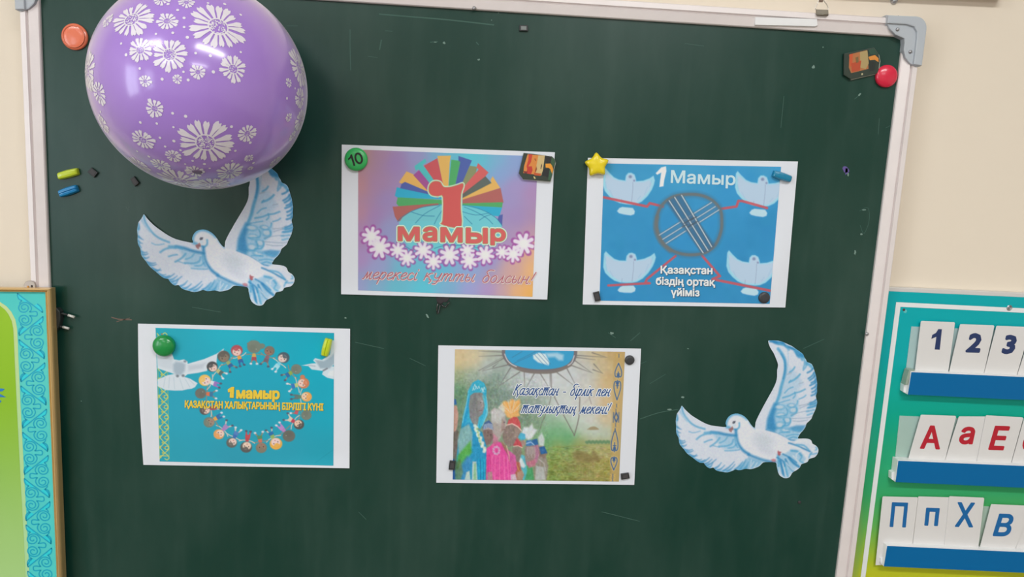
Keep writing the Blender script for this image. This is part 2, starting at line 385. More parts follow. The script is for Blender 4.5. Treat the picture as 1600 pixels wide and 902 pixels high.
# ---------------------------------------------------------------- chalkboard
BL, BR, BT, BB = -0.6045, 0.5715, 1.8480, 0.68          # the green writing surface
FRW = 0.024
board = empty('chalkboard', ((BL + BR) / 2, 0, BB), 'large dark green magnetic chalkboard in an aluminium frame on the cream wall', 'chalkboard')
def board_material():
    m = bpy.data.materials.new('chalkboard_green'); m.use_nodes = True; nt = m.node_tree; b = nt.nodes['Principled BSDF']
    N = nt.nodes.new; L = nt.links.new
    tc = N('ShaderNodeTexCoord')
    mp = N('ShaderNodeMapping'); mp.inputs['Scale'].default_value = (2.2, 1, 1.0); L(tc.outputs['Object'], mp.inputs[0])
    n1 = N('ShaderNodeTexNoise'); n1.inputs['Scale'].default_value = 2.6; n1.inputs['Detail'].default_value = 7; n1.inputs['Roughness'].default_value = 0.62; L(mp.outputs[0], n1.inputs[0])
    mp2 = N('ShaderNodeMapping'); mp2.inputs['Scale'].default_value = (30, 1, 3.0); mp2.inputs['Rotation'].default_value = (0, 0.12, 0); L(tc.outputs['Object'], mp2.inputs[0])
    n2 = N('ShaderNodeTexNoise'); n2.inputs['Scale'].default_value = 1.5; n2.inputs['Detail'].default_value = 4; L(mp2.outputs[0], n2.inputs[0])
    n3 = N('ShaderNodeTexNoise'); n3.inputs['Scale'].default_value = 26; n3.inputs['Detail'].default_value = 8; n3.inputs['Roughness'].default_value = 0.75; L(mp.outputs[0], n3.inputs[0])
    r1 = N('ShaderNodeMapRange'); r1.inputs['From Min'].default_value = 0.42; r1.inputs['From Max'].default_value = 0.75; L(n1.outputs[0], r1.inputs[0])
    r2 = N('ShaderNodeMapRange'); r2.inputs['From Min'].default_value = 0.5; r2.inputs['From Max'].default_value = 0.8; L(n2.outputs[0], r2.inputs[0])
    r3 = N('ShaderNodeMapRange'); r3.inputs['From Min'].default_value = 0.66; r3.inputs['From Max'].default_value = 0.82; L(n3.outputs[0], r3.inputs[0])
    a1 = N('ShaderNodeMath'); a1.operation = 'MULTIPLY_ADD'; a1.inputs[1].default_value = 0.06; a1.inputs[2].default_value = 0.0; L(r1.outputs[0], a1.inputs[0])
    a2 = N('ShaderNodeMath'); a2.operation = 'MULTIPLY_ADD'; a2.inputs[1].default_value = 0.025; L(r2.outputs[0], a2.inputs[0]); L(a1.outputs[0], a2.inputs[2])
    ml = N('ShaderNodeMath'); ml.operation = 'MULTIPLY'; L(r3.outputs[0], ml.inputs[0]); L(r1.outputs[0], ml.inputs[1])
    a3 = N('ShaderNodeMath'); a3.operation = 'MULTIPLY_ADD'; a3.inputs[1].default_value = 0.2; L(ml.outputs[0], a3.inputs[0]); L(a2.outputs[0], a3.inputs[2])
    mx = N('ShaderNodeMix'); mx.data_type = 'RGBA'
    mx.inputs['A'].default_value = (*(lin((20, 70, 58)) * 0.72), 1); mx.inputs['B'].default_value = (*lin((165, 185, 175)), 1)
    L(a3.outputs[0], mx.inputs['Factor']); L(mx.outputs['Result'], b.inputs['Base Color'])
    b.inputs['Roughness'].default_value = 0.30; b.inputs['Specular IOR Level'].default_value = 0.42
    return m
m_board = board_material()
from_bm('writing_surface', box_bm(BL - .004, BR + .004, 0, .012, BB - .004, BT + .004), m_board, board)
m_alu = mat('aluminium_rail', (226, 218, 216), 0.42, metal=0.15, noise=0.03, nscale=30)
m_alu_d = mat('rail_groove', (150, 140, 140), 0.5, metal=0.3)
def rail(p0, p1, out, inset=0.0):
    """aluminium profile swept from p0 to p1 (points on the inner edge); out = outward direction in the plane"""
    prof = [(0.000, 0.012), (0.000, -0.0035), (0.0012, -0.0050), (0.0125, -0.0075), (0.0135, -0.0045), (0.0150, -0.0045), (0.0160, -0.0085), (0.0225, -0.0085), (FRW, -0.0065), (FRW, WALLY), (0.012, WALLY)]
    bm = bmesh.new(); r = []
    for p in (p0, p1):
        r.append([bm.verts.new((p[0] + out[0] * u, y, p[1] + out[1] * u)) for u, y in prof])
    n = len(prof)
    for k in range(n): bm.faces.new([r[0][k], r[0][(k + 1) % n], r[1][(k + 1) % n], r[1][k]])
    bm.faces.new(r[0]); bm.faces.new(r[1][::-1])
    return bm
o = from_bm('frame_rail', rail((BL, BB), (BL, BT), (-1, 0)), m_alu, board)
o = from_bm('frame_rail', rail((BR, BB), (BR, BT), (1, 0)), m_alu, board)
o = from_bm('frame_rail', rail((BL - .02, BT), (BR + .02, BT), (0, 1)), m_alu, board)
o = from_bm('frame_rail', rail((BL - .02, BB), (BR + .02, BB), (0, -1)), m_alu, board)
m_cap = mat('grey_plastic', (176, 182, 188), 0.4)
m_screw = mat('screw_steel', (165, 165, 168), 0.3, metal=0.8)
def corner_cap(cx, cz, sx):
    pl = [(-0.0310, .0265), (-0.0300, .0170), (-0.0240, .0080), (-0.0150, .0010), (-0.0060, -.0020), (-0.0020, -.0035), (-0.0008, -.0100), (-0.0008, -.0190), (0.0030, -.0290), (.0100, -.0360), (.0200, -.0400), (.0262, -.0390)]
    arc = [(0.0262, 0.010)] + [(0.0262 - 0.0165 + 0.0165 * math.cos(t), 0.010 + 0.0165 * math.sin(t)) for t in np.linspace(0.25, math.pi / 2, 7)]
    pl = pl + arc
    front = [(cx + sx * u, -0.0105, cz + v) for u, v in pl]
    o = from_bm('corner_cap', prism_bm(front, WALLY - .001, 0.0015, 2), m_cap, board)
    # raised outer rim of the cap
    rim = [(-0.0300, .0255), (-0.0300, .0150), (-0.002, .0150), (0.0085, .0125), (0.0130, .0060), (0.0140, -.004), (.0140, -.0375), (.0262, -.0385)] + arc
    from_bm('cap_rim', prism_bm([(cx + sx * u, -0.0135, cz + v) for u, v in rim], -0.0095, 0.0015, 2), m_cap, o)
    for (u, v) in ((-0.0135, 0.0080), (0.0085, -0.0205)):
        s = from_bm('cap_screw', lathe_bm([(0, .0022), (.0014, .0020), (.0024, .0010), (.0026, 0)], 16, (cx + sx * u, -0.0105, cz + v)), m_screw, o, smooth=True)
corner_cap(BR, BT, 1); corner_cap(BL, BT, -1)
for (px, py) in ((741, 13), (1354.5, 522)):
    p = P(px, py, -0.006)
    s = from_bm('frame_screw', lathe_bm([(0, .0020), (.0012, .0018), (.0024, .0010), (.0028, 0)], 16, (p[0], -0.0062, p[2])), m_screw, board, smooth=True); s['label'] = 'small steel screw in the frame'
# white plastic joint piece on the top rail, left of the clip
q = [(1180, 26.5), (1277, 29.5), (1278, 40), (1274, 41.5), (1180, 39)]
o = from_bm('rail_joint', prism_bm(pp(q, -0.0085), -0.004, .0005), mat('white_plastic', (236, 238, 240), 0.3), board); o['label'] = 'bright strip on the top frame rail'

# chalk marks left on the board: thin dusty smears (flat marks on the surface)
m_chalk = mat('chalk_dust', (68, 98, 88), 0.9)
m_chalk2 = mat('chalk_bright', (118, 142, 132), 0.9)
def ribbon_mesh(lines, y, widths):
    verts, faces = [], []
    for ln, w in zip(lines, widths):
        ln = np.asarray(ln, float)
        if len(ln) < 2: continue
        d = np.gradient(ln, axis=0); d /= np.maximum(np.linalg.norm(d, axis=1), 1e-6)[:, None]
        n = np.stack([-d[:, 1], d[:, 0]], -1)
        ww = np.asarray(w, float); ww = ww * np.ones(len(ln))
        a = P(*(ln + n * ww[:, None] / 2).T, y); b = P(*(ln - n * ww[:, None] / 2).T, y)
        k = len(verts); verts += list(a) + list(b); N = len(ln)
        faces += [(k + i, k + i + 1, k + N + i + 1, k + N + i) for i in range(N - 1)]
    me = mesh_from(verts, faces)
    if len(me.polygons) and me.polygons[0].normal.y > 0: me.flip_normals()
    return me
def blob(cx, cy, rx, ry, n=9, seed=0, ang=0.0):
    r = random.Random(seed); c, s = math.cos(ang), math.sin(ang); out = []
    for k in range(n):
        t = 2 * math.pi * k / n; q = 0.6 + 0.6 * r.random()
        x, y = rx * q * math.cos(t), ry * q * math.sin(t); out.append((cx + x * c - y * s, cy + x * s + y * c))
    return out
def poly_decals(polys, y):
    verts, faces = [], []
    for p in polys:
        k = len(verts); p = np.asarray(p, float); verts += list(P(p[:, 0], p[:, 1], y)); faces.append(tuple(range(k, k + len(p))))
    me = mesh_from(verts, faces)
    fl = [p for p in me.polygons if p.normal.y > 0]
    if fl:
        bm = bmesh.new(); bm.from_mesh(me); bm.faces.ensure_lookup_table()
        bmesh.ops.reverse_faces(bm, faces=[bm.faces[p.index] for p in fl]); bm.to_mesh(me); bm.free()
    return me
dull = [[(592, 22), (640, 26), (700, 31), (772, 39)], [(448, 40.5), (465, 40.5)], [(547, 46), (547, 75), (548, 110)], [(593, 78), (596, 62)], [(602, 48), (613, 49)],
        [(672, 66), (684, 65)], [(575, 88), (590, 90)], [(744, 66), (748, 70)], [(1225, 150), (1220, 200)], [(1070, 68), (1100, 72)], [(1335, 155), (1345, 147)],
        [(1374, 185), (1372, 210)], [(1343, 330), (1356, 325), (1358, 345), (1350, 365), (1344, 352)], [(1384, 200), (1392, 196)], [(352, 600), (370, 612), (395, 618)],
        [(1000, 655), (1030, 645), (1060, 640)], [(1015, 600), (1040, 585)], [(950, 520), (962, 528)], [(985, 533), (1000, 520)], [(1255, 545), (1288, 530)], [(300, 480), (345, 488)],
        [(555, 535), (600, 545)], [(640, 560), (665, 572)], [(560, 800), (572, 812)], [(985, 575), (1010, 565)], [(940, 800), (1000, 815)]]
link_mesh('chalk_streak', ribbon_mesh([smooth_curve(l, 4, False) for l in dull], -0.0002, [2.0, .8, 1.4, 2.0, 1, 1.4, .9, 1.5, .8, .7, .9, .8, .7, .7, .8, 1.0, .8, .9, 1, .8, .8, .8, .7, .7, .8, .8]), m_chalk, board)['kind'] = 'stuff'
brt = [blob(694, 67, 2.6, 2.0, seed=1), blob(680, 66, 2, 1, seed=2), blob(1271, 104.5, 3, 3, seed=3), blob(1286, 74, 1.2, 1.2, seed=4), blob(748, 93, 2, 1.5, seed=5), blob(768, 31.5, .9, .9, seed=6),
       blob(779, 20, 1, 1.2, seed=7), blob(1343, 148, 3.5, 1.6, seed=8, ang=-.9), blob(956, 521, 3.5, 2.2, seed=9), blob(1067, 621, 2.5, 1.8, seed=10), blob(1046, 640, 4, 1.3, seed=11), blob(1325, 273, 1.5, 3, seed=12),
       blob(1350, 328, 4, 1, seed=13), blob(1346, 366, 2.5, 1.4, seed=14), blob(1336, 395, 1.5, 4, seed=15), blob(127, 627, .9, .9, seed=16), blob(668, 494, 4, 1.6, seed=17, ang=.9), blob(540, 497, 2, 1.3, seed=18), blob(1075, 545, 1.4, 1, seed=19), blob(1395, 57, 2.2, .9, seed=20)]
link_mesh('chalk_crumb', poly_decals(brt, -0.0003), m_chalk2, board)['kind'] = 'stuff'
o = link_mesh('brown_scuff', ribbon_mesh([[(174, 496), (185, 499), (206, 500)], [(182, 503), (203, 497)]], -0.0003, [1.6, 1.0]), mat('scuff_brown', (110, 92, 82), 0.9), board); o['label'] = 'small brown scuff on the green surface'
o = link_mesh('purple_mark', poly_decals([blob(1321, 265, 5, 5.5, seed=21), blob(1323, 268, 3.5, 6, seed=22)], -0.0003), mat('mark_purple', (92, 78, 140), 0.7), board); o['label'] = 'small purple smudge'
# ---------------------------------------------------------------- left display panel in a gold frame
PY = -0.020
panel = empty('display_panel', tuple(P(-60, 700, -0.008).tolist()), 'green and turquoise display board with scroll ornament in a gold frame, at the left edge', 'display board')
m_gold = mat('gold_frame', (214, 182, 126), 0.28, metal=0.55, noise=0.05, nscale=25)
def lerp(a, b, t): return (a[0] + (b[0] - a[0]) * t, a[1] + (b[1] - a[1]) * t)
OT = (79.6, 451.0); OB = (104.5, 1085.0); OTL = (-330, 446.0); OBL = (-305, 1085.0)    # outer corners (photo pixels)
def frame_rail(a, b, inward, w0, name):
    """moulded profile; a, b outer edge pixels, inward = unit direction in px, width in px"""
    prof = [(0.0, 0.009), (0.0, -0.001), (0.10, 0.0012), (0.30, 0.0030), (0.52, 0.0022), (0.68, -0.0004), (0.82, 0.0012), (0.94, 0.0004), (1.0, -0.004), (1.0, 0.009)]
    bm = bmesh.new(); rr = []
    for k, p in enumerate((a, b)):
        row = []
        for u, h in prof:
            s = u * w0
            # mitre: shift along the rail too
            px = p[0] + inward[k][0] * s; py = p[1] + inward[k][1] * s
            y = PY - h if u not in (0.0, 1.0) or h < 0.008 else -0.0095
            w = P(px, py, PY); row.append(bm.verts.new((w[0], y, w[2])))
        rr.append(row)
    n = len(prof)
    for k in range(n): bm.faces.new([rr[0][k], rr[0][(k + 1) % n], rr[1][(k + 1) % n], rr[1][k]])
    bm.faces.new(rr[0]); bm.faces.new(rr[1][::-1])
    return from_bm(name, bm, m_gold, panel)
frame_rail(OT, OB, [(-1.0, .72), (-1.0, -.72)], 9.3, 'frame_rail')
frame_rail(OTL, OT, [(1.2, .75), (-1.2, .75)], 8.2, 'frame_rail')
frame_rail(OTL, OBL, [(1.0, .72), (1.0, -.72)], 9.3, 'frame_rail')
frame_rail(OBL, OB, [(1.2, -.75), (-1.2, -.75)], 8.2, 'frame_rail')
def ink(me, cols, m=None):
    ca = me.color_attributes.new('ink', 'FLOAT_COLOR', 'POINT')
    a = np.ones((len(cols), 4), np.float32); a[:, :3] = cols
    ca.data.foreach_set('color', a.ravel())
def grad_poly(name, pts, y, stops, parent, m, step=12, label=None):
    """flat printed area with a vertical colour run; stops [(pixel y, colour)]"""
    pts = np.asarray(pts, float); x0, y0 = pts.min(0); x1, y1 = pts.max(0)
    gx, gy = np.meshgrid(np.arange(x0 + step, x1, step * 2.5), np.arange(y0 + step * .5, y1, step))
    extra = np.stack([gx.ravel(), gy.ravel()], -1)
    extra = extra[inside(pts, extra)]
    allp = [Vector(p) for p in np.vstack([pts, extra]).tolist()]
    n = len(pts); ed = [(i, (i + 1) % n) for i in range(n)]
    v, _, f, *_r = delaunay_2d_cdt(allp, ed, [], 1, 1e-5)
    v = np.array([tuple(q) for q in v]); w = P(v[:, 0], v[:, 1], y)
    me = mesh_from(w, [tuple(q) for q in f])
    if me.polygons[0].normal.y > 0: me.flip_normals()
    sy = [s[0] for s in stops]; cs = np.array([s[1] for s in stops], float)
    cc = np.stack([np.interp(v[:, 1], sy, cs[:, k]) for k in range(3)], -1)
    ink(me, alb(cc))
    o = link_mesh(name, me, m, parent)
    if label: o['label'] = label
    return o
def inside(poly, pts):
    poly = np.asarray(poly, float); x, y = pts[:, 0], pts[:, 1]; c = np.zeros(len(pts), bool)
    a = poly; b = np.roll(poly, -1, 0)
    for (x0, y0), (x1, y1) in zip(a, b):
        if y0 == y1: continue
        c ^= ((y0 > y) != (y1 > y)) & (x < (x1 - x0) * (y - y0) / (y1 - y0) + x0)
    return c
m_print = vmat('gloss_print', 0.4, 0.2)
from_bm('backing', prism_bm(pp([OTL, OT, OB, OBL], -0.0165), -0.0095), mat('backing_white', (215, 215, 210), 0.6), panel)
grad_poly('turquoise_ground', [(-324, 452), (74, 455.5), (99, 1080), (-300, 1080)], -0.0168, [(450, (78, 200, 196)), (560, (92, 206, 196)), (700, (84, 204, 200)), (900, (80, 202, 200)), (1090, (80, 202, 200))], panel, m_print, 14)
def field(o):
    r = [(-305, 478 - o), (-40, 474 - o), (-12, 474.5 - o), (0, 476.5 - o + 0), (8 + o * .5, 482.5 - o * .8), (14 + o * .8, 490 - o * .6), (19.5 + o, 501 - o * .3), (22 + o, 513), (23.3 + o, 535), (24 + o, 555), (27 + o, 620), (31 + o, 700), (39 + o, 850), (41.5 + o, 902), (50 + o, 1050 + o), (-285, 1050 + o)]
    return r
grad_poly('pale_border', field(4.5), -0.01695, [(470, (196, 216, 150)), (650, (178, 216, 152)), (900, (170, 215, 160))], panel, m_print, 20)
grad_poly('green_field', field(-1.5), -0.0171, [(470, (150, 194, 46)), (620, (140, 188, 44)), (740, (146, 192, 90)), (820, (158, 200, 116)), (902, (166, 206, 132)), (1060, (170, 208, 140))], panel, m_print, 12)
m_orn = mat('ornament_blue', (0, 166, 196), 0.4); m_leaf = mat('ornament_fill', (44, 208, 218), 0.4); m_blue = mat('petal_blue', (36, 122, 190), 0.4)
# the scroll ornament: drawn for one cell, mirrored left/right every half period
half = 272.0
spiral = [(437, 455), (432, 434), (408, 427), (372, 432), (347, 432), (362, 418), (371, 385), (352, 346), (318, 325), (278, 325), (240, 345), (221, 382), (232, 418), (262, 435), (300, 433), (328, 410), (334, 378), (318, 354), (290, 346), (262, 358), (254, 385), (270, 403), (292, 402), (300, 388)]
edge1 = [(262, 300), (228, 282), (214, 250), (213, 214)]
edge2 = [(213, 214), (262, 256), (330, 308), (400, 362), (500, 440)]
edge3 = [(500, 440), (494, 402), (474, 366), (440, 338)]
link3 = [(262, 300), (240, 322), (236, 340)]
def cell(k):
    v0 = 455 + half * k; mir = (k % 2 != 0); L_, F_ = [], []
    def T(pts):
        out = []
        for (x, y) in pts:
            if mir: x = 713 - x
            yy = v0 + (y - 455)
            x = x + (yy - 455) * 0.0372 + (3 if mir else 0)
            out.append((x / 7.517, 430 + yy / 7.517))
        return out
    def M(pts): return [(x, 910 - y) for x, y in pts]
    L_ += [T(spiral), T(M(spiral)), T(edge1), T(edge2), T(edge3), T(link3), T(M(link3)), T(M(edge1))]
    F_ += [T([(213, 214), (262, 256), (330, 308), (300, 318), (262, 300), (228, 282), (214, 250)]), T([(500, 440), (494, 402), (474, 366), (440, 338), (400, 362)])]
    return L_, F_
lines, fills = [], []
for k in range(0, 17):
    a, b = cell(k); lines += a; fills += b
top_y = 456.5
ok = lambda l: min(p[1] for p in l) > top_y
lines = [smooth_curve(l, 3, False) for l in lines]
lines = [l[l[:, 1] > top_y + (l[:, 0]) * .02] for l in lines]; lines = [l for l in lines if len(l) > 2 and l[:, 1].max() < 1076]
fills = [f for f in fills if ok(f) and max(p[1] for p in f) < 1076]
link_mesh('ornament_leaf', poly_decals(fills, -0.01685), m_leaf, panel)
link_mesh('ornament_scroll', ribbon_mesh(lines, -0.0170, [1.75] * len(lines)), m_orn, panel)
pet = [[(-14, 606), (-2, 607), (7.5, 608), (4, 611.5), (-6, 613), (-16, 612)], [(-14, 615), (0, 616), (6, 619), (10, 621.2), (2, 620.8), (-8, 622), (-16, 620)], [(-14, 624), (-3, 624.5), (2.6, 626.8), (0, 630), (-8, 632), (-16, 630)],
       [(-30, 600), (-20, 590), (-16, 596), (-18, 612), (-26, 616)], [(-34, 626), (-22, 622), (-14, 632), (-20, 646), (-30, 640)]]
o = link_mesh('blue_flower', poly_decals(pet, -0.0173), m_blue, panel); o['label'] = 'blue printed flower petals on the green field'
# hanging plate above the gold frame
o = from_bm('hanging_plate', prism_bm(pp([(37.5, 452), (37, 445), (39, 441), (43, 439), (49, 439), (53, 441.5), (55, 446), (55, 452)], -0.012), -0.0095, .0006), mat('hanger_steel', (178, 168, 160), 0.35, metal=0.6), panel)
for (px, py, r, c) in ((49.3, 447.5, 1.6, (60, 50, 48)), (43.5, 448.5, 1.7, (190, 140, 70))):
    p = P(px, py, -0.0125); from_bm('rivet', lathe_bm([(0, .001), (r * .0007, .0009), (r * .001, 0)], 12, (p[0], -0.012, p[2])), mat('rivet_%d' % c[0], c, 0.4, metal=.4), o)

# ---------------------------------------------------------------- right letter board
LY = 0.010
lb = empty('letter_board', tuple(P(1640, 700, WALLY).tolist()), 'teal to yellow letter board with three blue card rails, right of the chalkboard', 'letter board')
m_edge = mat('panel_edge', (205, 202, 198), 0.45)
gTL, gTR, gBR, gBL = (1385.5, 455.0), (1960, 481.0), (1890, 1095), (1307.5, 1095)
from_bm('panel_board', prism_bm(pp([(1379.5, 448.5), (1966, 474), (1896, 1101), (1301, 1101)], LY + .0006), WALLY - .0005, .0008), m_edge, lb)
grad_poly('gradient_print', [gTL, gTR, gBR, gBL], LY, [(455, (0, 166, 174)), (560, (0, 165, 168)), (600, (0, 166, 154)), (640, (4, 164, 142)), (700, (34, 160, 118)), (770, (54, 164, 104)), (820, (96, 174, 88)), (860, (150, 184, 62)), (890, (182, 190, 40)), (930, (196, 192, 34)), (1100, (230, 190, 30))], lb, m_print, 12)
m_line = mat('white_line', (226, 232, 230), 0.4)
link_mesh('white_line', poly_decals([[(1400.3, 472.3), (1930, 498), (1930, 505), (1407, 479.6)], [(1400.3, 472.3), (1407, 479.6), (1352.2, 902), (1326.5, 1085), (1319, 1085), (1344.8, 902)]], LY - .0003), m_line, lb)
m_clear = bpy.data.materials.new('clear_acrylic'); m_clear.use_nodes = True
b_ = m_clear.node_tree.nodes['Principled BSDF']; b_.inputs['Base Color'].default_value = (0.85, 0.95, 0.93, 1); b_.inputs['Roughness'].default_value = 0.12; b_.inputs['Alpha'].default_value = 0.33
m_rail = mat('rail_blue', (0, 101, 158), 0.45, spec=.15); m_white = mat('card_white', (216, 214, 212), 0.45, noise=.01, nscale=50); m_wedge = mat('rail_white', (228, 230, 232), 0.35)
m_navy = mat('ink_navy', (30, 50, 96), 0.5); m_red = mat('ink_red', (180, 24, 44), 0.5); m_lblue = mat('ink_blue', (0, 98, 160), 0.5)
def pocket(clear, rail_q, end_q, ydeep=LY):
    """holder: clear back plate, blue faced rail with white top lip, white end piece"""
    h = from_bm('card_holder', prism_bm(pp(rail_q, -0.0045), LY - .0002, .0), m_wedge, lb); h['label'] = 'card rail with blue front strip'
    inset = [(x + dx, y + dy) for (x, y), (dx, dy) in zip(rail_q, ((1.0, 1.2), (0, 1.2), (0, 0.0), (.2, 0.0)))]
    from_bm('blue_strip', prism_bm(pp(inset, -0.0049), -0.0044), m_rail, h)
    from_bm('rail_end', prism_bm(pp(end_q, 0.001), LY - .0002), m_wedge, h)
    from_bm('clear_plate', prism_bm(pp(clear, LY - .0015), LY - .0004), m_clear, h)
    return h
pocket([(1424.4, 510.5), (1930, 532), (1922, 610), (1413, 600)], [(1423.2, 580.6), (1960, 604), (1952, 642), (1418.5, 616.8)], [(1412, 602), (1416.5, 590), (1421, 590), (1418.7, 616.6), (1411.5, 612.5)])
pocket([(1406.0, 650.0), (1925, 672), (1915, 745), (1397, 735)], [(1402.8, 719.2), (1950, 742), (1944, 778), (1399.2, 753.6)], [(1393.2, 738.5), (1399, 737), (1402, 737), (1399.5, 753.2), (1392.8, 749)])
pocket([(1388, 786), (1920, 806), (1905, 880), (1378, 870)], [(1385.4, 852.4), (1940, 878), (1935, 911), (1381.0, 885.4)], [(1376, 873), (1383, 871), (1384.5, 874), (1381.3, 885.0), (1375.8, 879.5)])
# clips of clear plastic at the first rail's end
from_bm('end_clip', prism_bm(pp([(1420.5, 578.5), (1429, 578), (1429, 580.2), (1423, 581.5), (1418, 602), (1414.5, 602), (1417, 590)], -0.0035), 0.008), mat('grey_clear', (150, 165, 150), 0.25), lb)
def card(q, y, char, bb, m, label, shear, off=1.2, group=None, cat='letter card'):
    """q: visible quad TL TR BR BL, the sheet goes on down behind the rail; y: depth of the face"""
    TL, TR, BR_, BL_ = q; ext = 0.38
    dnr = ((BR_[0] - TR[0]) * ext, (BR_[1] - TR[1]) * ext); dnl = ((BL_[0] - TL[0]) * ext, (BL_[1] - TL[1]) * ext)
    pts = [(TL[0] + 1.2, TL[1]), (TR[0] - 1.2, TR[1]), (TR[0], TR[1] + 1.4), (BR_[0] + dnr[0], BR_[1] + dnr[1]), (BL_[0] + dnl[0], BL_[1] + dnl[1]), (TL[0] - .3, TL[1] + 1.4)]
    c = P(*((np.array(BL_) + np.array(BR_)) / 2), y)
    t = empty('letter_card', tuple(c.tolist()), label, cat)
    if group: t['group'] = group
    from_bm('card_sheet', prism_bm(pp(pts, y), y + .0009, .0002), m_white, t)
    if char == '1': flat_poly('printed_letter', [(1455.2, 529.8), (1456.6, 523.6), (1462.4, 520.4), (1466.2, 514.4), (1471.8, 514.6), (1468.4, 546.8), (1460.4, 546.4), (1463.0, 526.6)], y - .00015, m, t)
    elif char: glyph_box('printed_letter', char, *bb, m, t, y - .00015, off, shear)
    return t
r1, r2, r3 = 'number cards in the top rail', 'red letter cards in the middle rail', 'blue letter cards in the bottom rail'
card([(1439.4, 501.8), (1492.3, 503.7), (1481.5, 583), (1429.7, 580.5)], .0045, '1', (1455.4, 1471.6, 514.5, 546.5), m_navy, 'white card with a navy number 1, first in the top rail', .12, 2.0, r1, 'number card')
card([(1500.5, 506.8), (1553.9, 508.7), (1537, 585), (1482.9, 583)], .0045, '2', (1508.5, 1533.5, 520.5, 551.4), m_navy, 'white leaning card with a navy number 2 in the top rail', .22, 2.0, r1, 'number card')
card([(1557.4, 509.3), (1610, 511.4), (1588.5, 587.5), (1537.6, 585)], .0045, '3', (1564.8, 1588.8, 523.3, 553.9), m_navy, 'white leaning card with a navy number 3, third in the top rail', .22, 2.0, r1, 'number card')
card([(1614, 512), (1666, 514), (1641, 590), (1589.3, 587.5)], .0045, '4', (1621, 1646, 526, 557), m_navy, 'white card cut by the right picture edge, after the number 3', .22, 2.0, r1, 'number card')
card([(1439.0, 648.4), (1494.0, 650.2), (1475.8, 722), (1418.9, 719)], .0040, 'А', (1437.4, 1468.6, 665.0, 702.2), m_red, 'white card with a capital red letter А, first in the middle rail', .12, 1.4, r2)
card([(1498.5, 651.0), (1544.6, 651.2), (1526.5, 723), (1475.9, 721.5)], .0055, 'а', (1498.6, 1523.8, 666.8, 695.0), m_red, 'white card with a small red letter а in the middle rail', .22, 1.5, r2)
card([(1540.8, 649.3), (1599.0, 652.6), (1579.5, 724.5), (1526.5, 722.5)], .0040, 'Е', (1544.2, 1578.2, 665.7, 704.0), m_red, 'white card with a capital red letter Е in the middle rail', .30, 1.6, r2)
card([(1600.5, 653.0), (1655, 656.0), (1635, 728), (1580.3, 724.5)], .0055, 'е', (1597.6, 1622, 680, 706), m_red, 'white card cut by the right picture edge, after the red Е', .22, 1.5, r2)
card([(1379.5, 776.2), (1434.3, 777.6), (1425.3, 854), (1371.3, 854)], .0040, 'П', (1390, 1419, 785.3, 824.3), m_lblue, 'white card with a capital blue letter П hanging past the bottom rail', .12, 1.0, r3)
card([(1434.9, 776.2), (1483.9, 777.6), (1475, 856), (1425.8, 854)], .0052, 'п', (1444.2, 1468.4, 793.8, 822.2), m_lblue, 'white card with a small blue letter п in the bottom rail', .12, 1.2, r3)
card([(1483.6, 775.9), (1538.0, 778.2), (1528.6, 857), (1475.5, 855)], .0040, 'Х', (1492, 1523.4, 785.2, 824.2), m_lblue, 'white card with a capital blue letter Х in the bottom rail', .12, 1.2, r3)
card([(1548.9, 788.3), (1612.0, 791.0), (1586.3, 858), (1531.2, 856)], .0040, 'В', (1551, 1583.7, 803, 838.6), m_lblue, 'white leaning card with a capital blue letter В in the bottom rail', .30, 1.4, r3)
card([(1608.0, 790.0), (1668.0, 793.0), (1642, 861), (1586.9, 858)], .0055, None, None, None, 'white card cut by the right picture edge, after the blue В', .3, group=r3)
def screw(px, py, r, y, parent, name='screw'):
    p = P(px, py, y)
    return from_bm(name, lathe_bm([(0, .0012), (r * .35, .0014), (r * .4, .0006), (r * .8, .0012), (r, .0006), (r, 0)], 20, (p[0], y, p[2])), m_screw, parent, smooth=False)
screw(1577, 481.2, .0043, LY - .0003, lb)
p = P(1412.3, 484.3, LY); from_bm('screw_hole', lathe_bm([(0, .0004), (.0018, .0005), (.0021, 0)], 16, (p[0], LY - .0002, p[2])), mat('hole_dark', (70, 60, 55), .5), lb)
p = P(1414.3, 486.6, LY); from_bm('screw_hole', lathe_bm([(0, .0004), (.0026, .0003), (.0028, 0)], 16, (p[0], LY + .0001, p[2])), mat('hole_pale', (90, 190, 190), .4), lb)
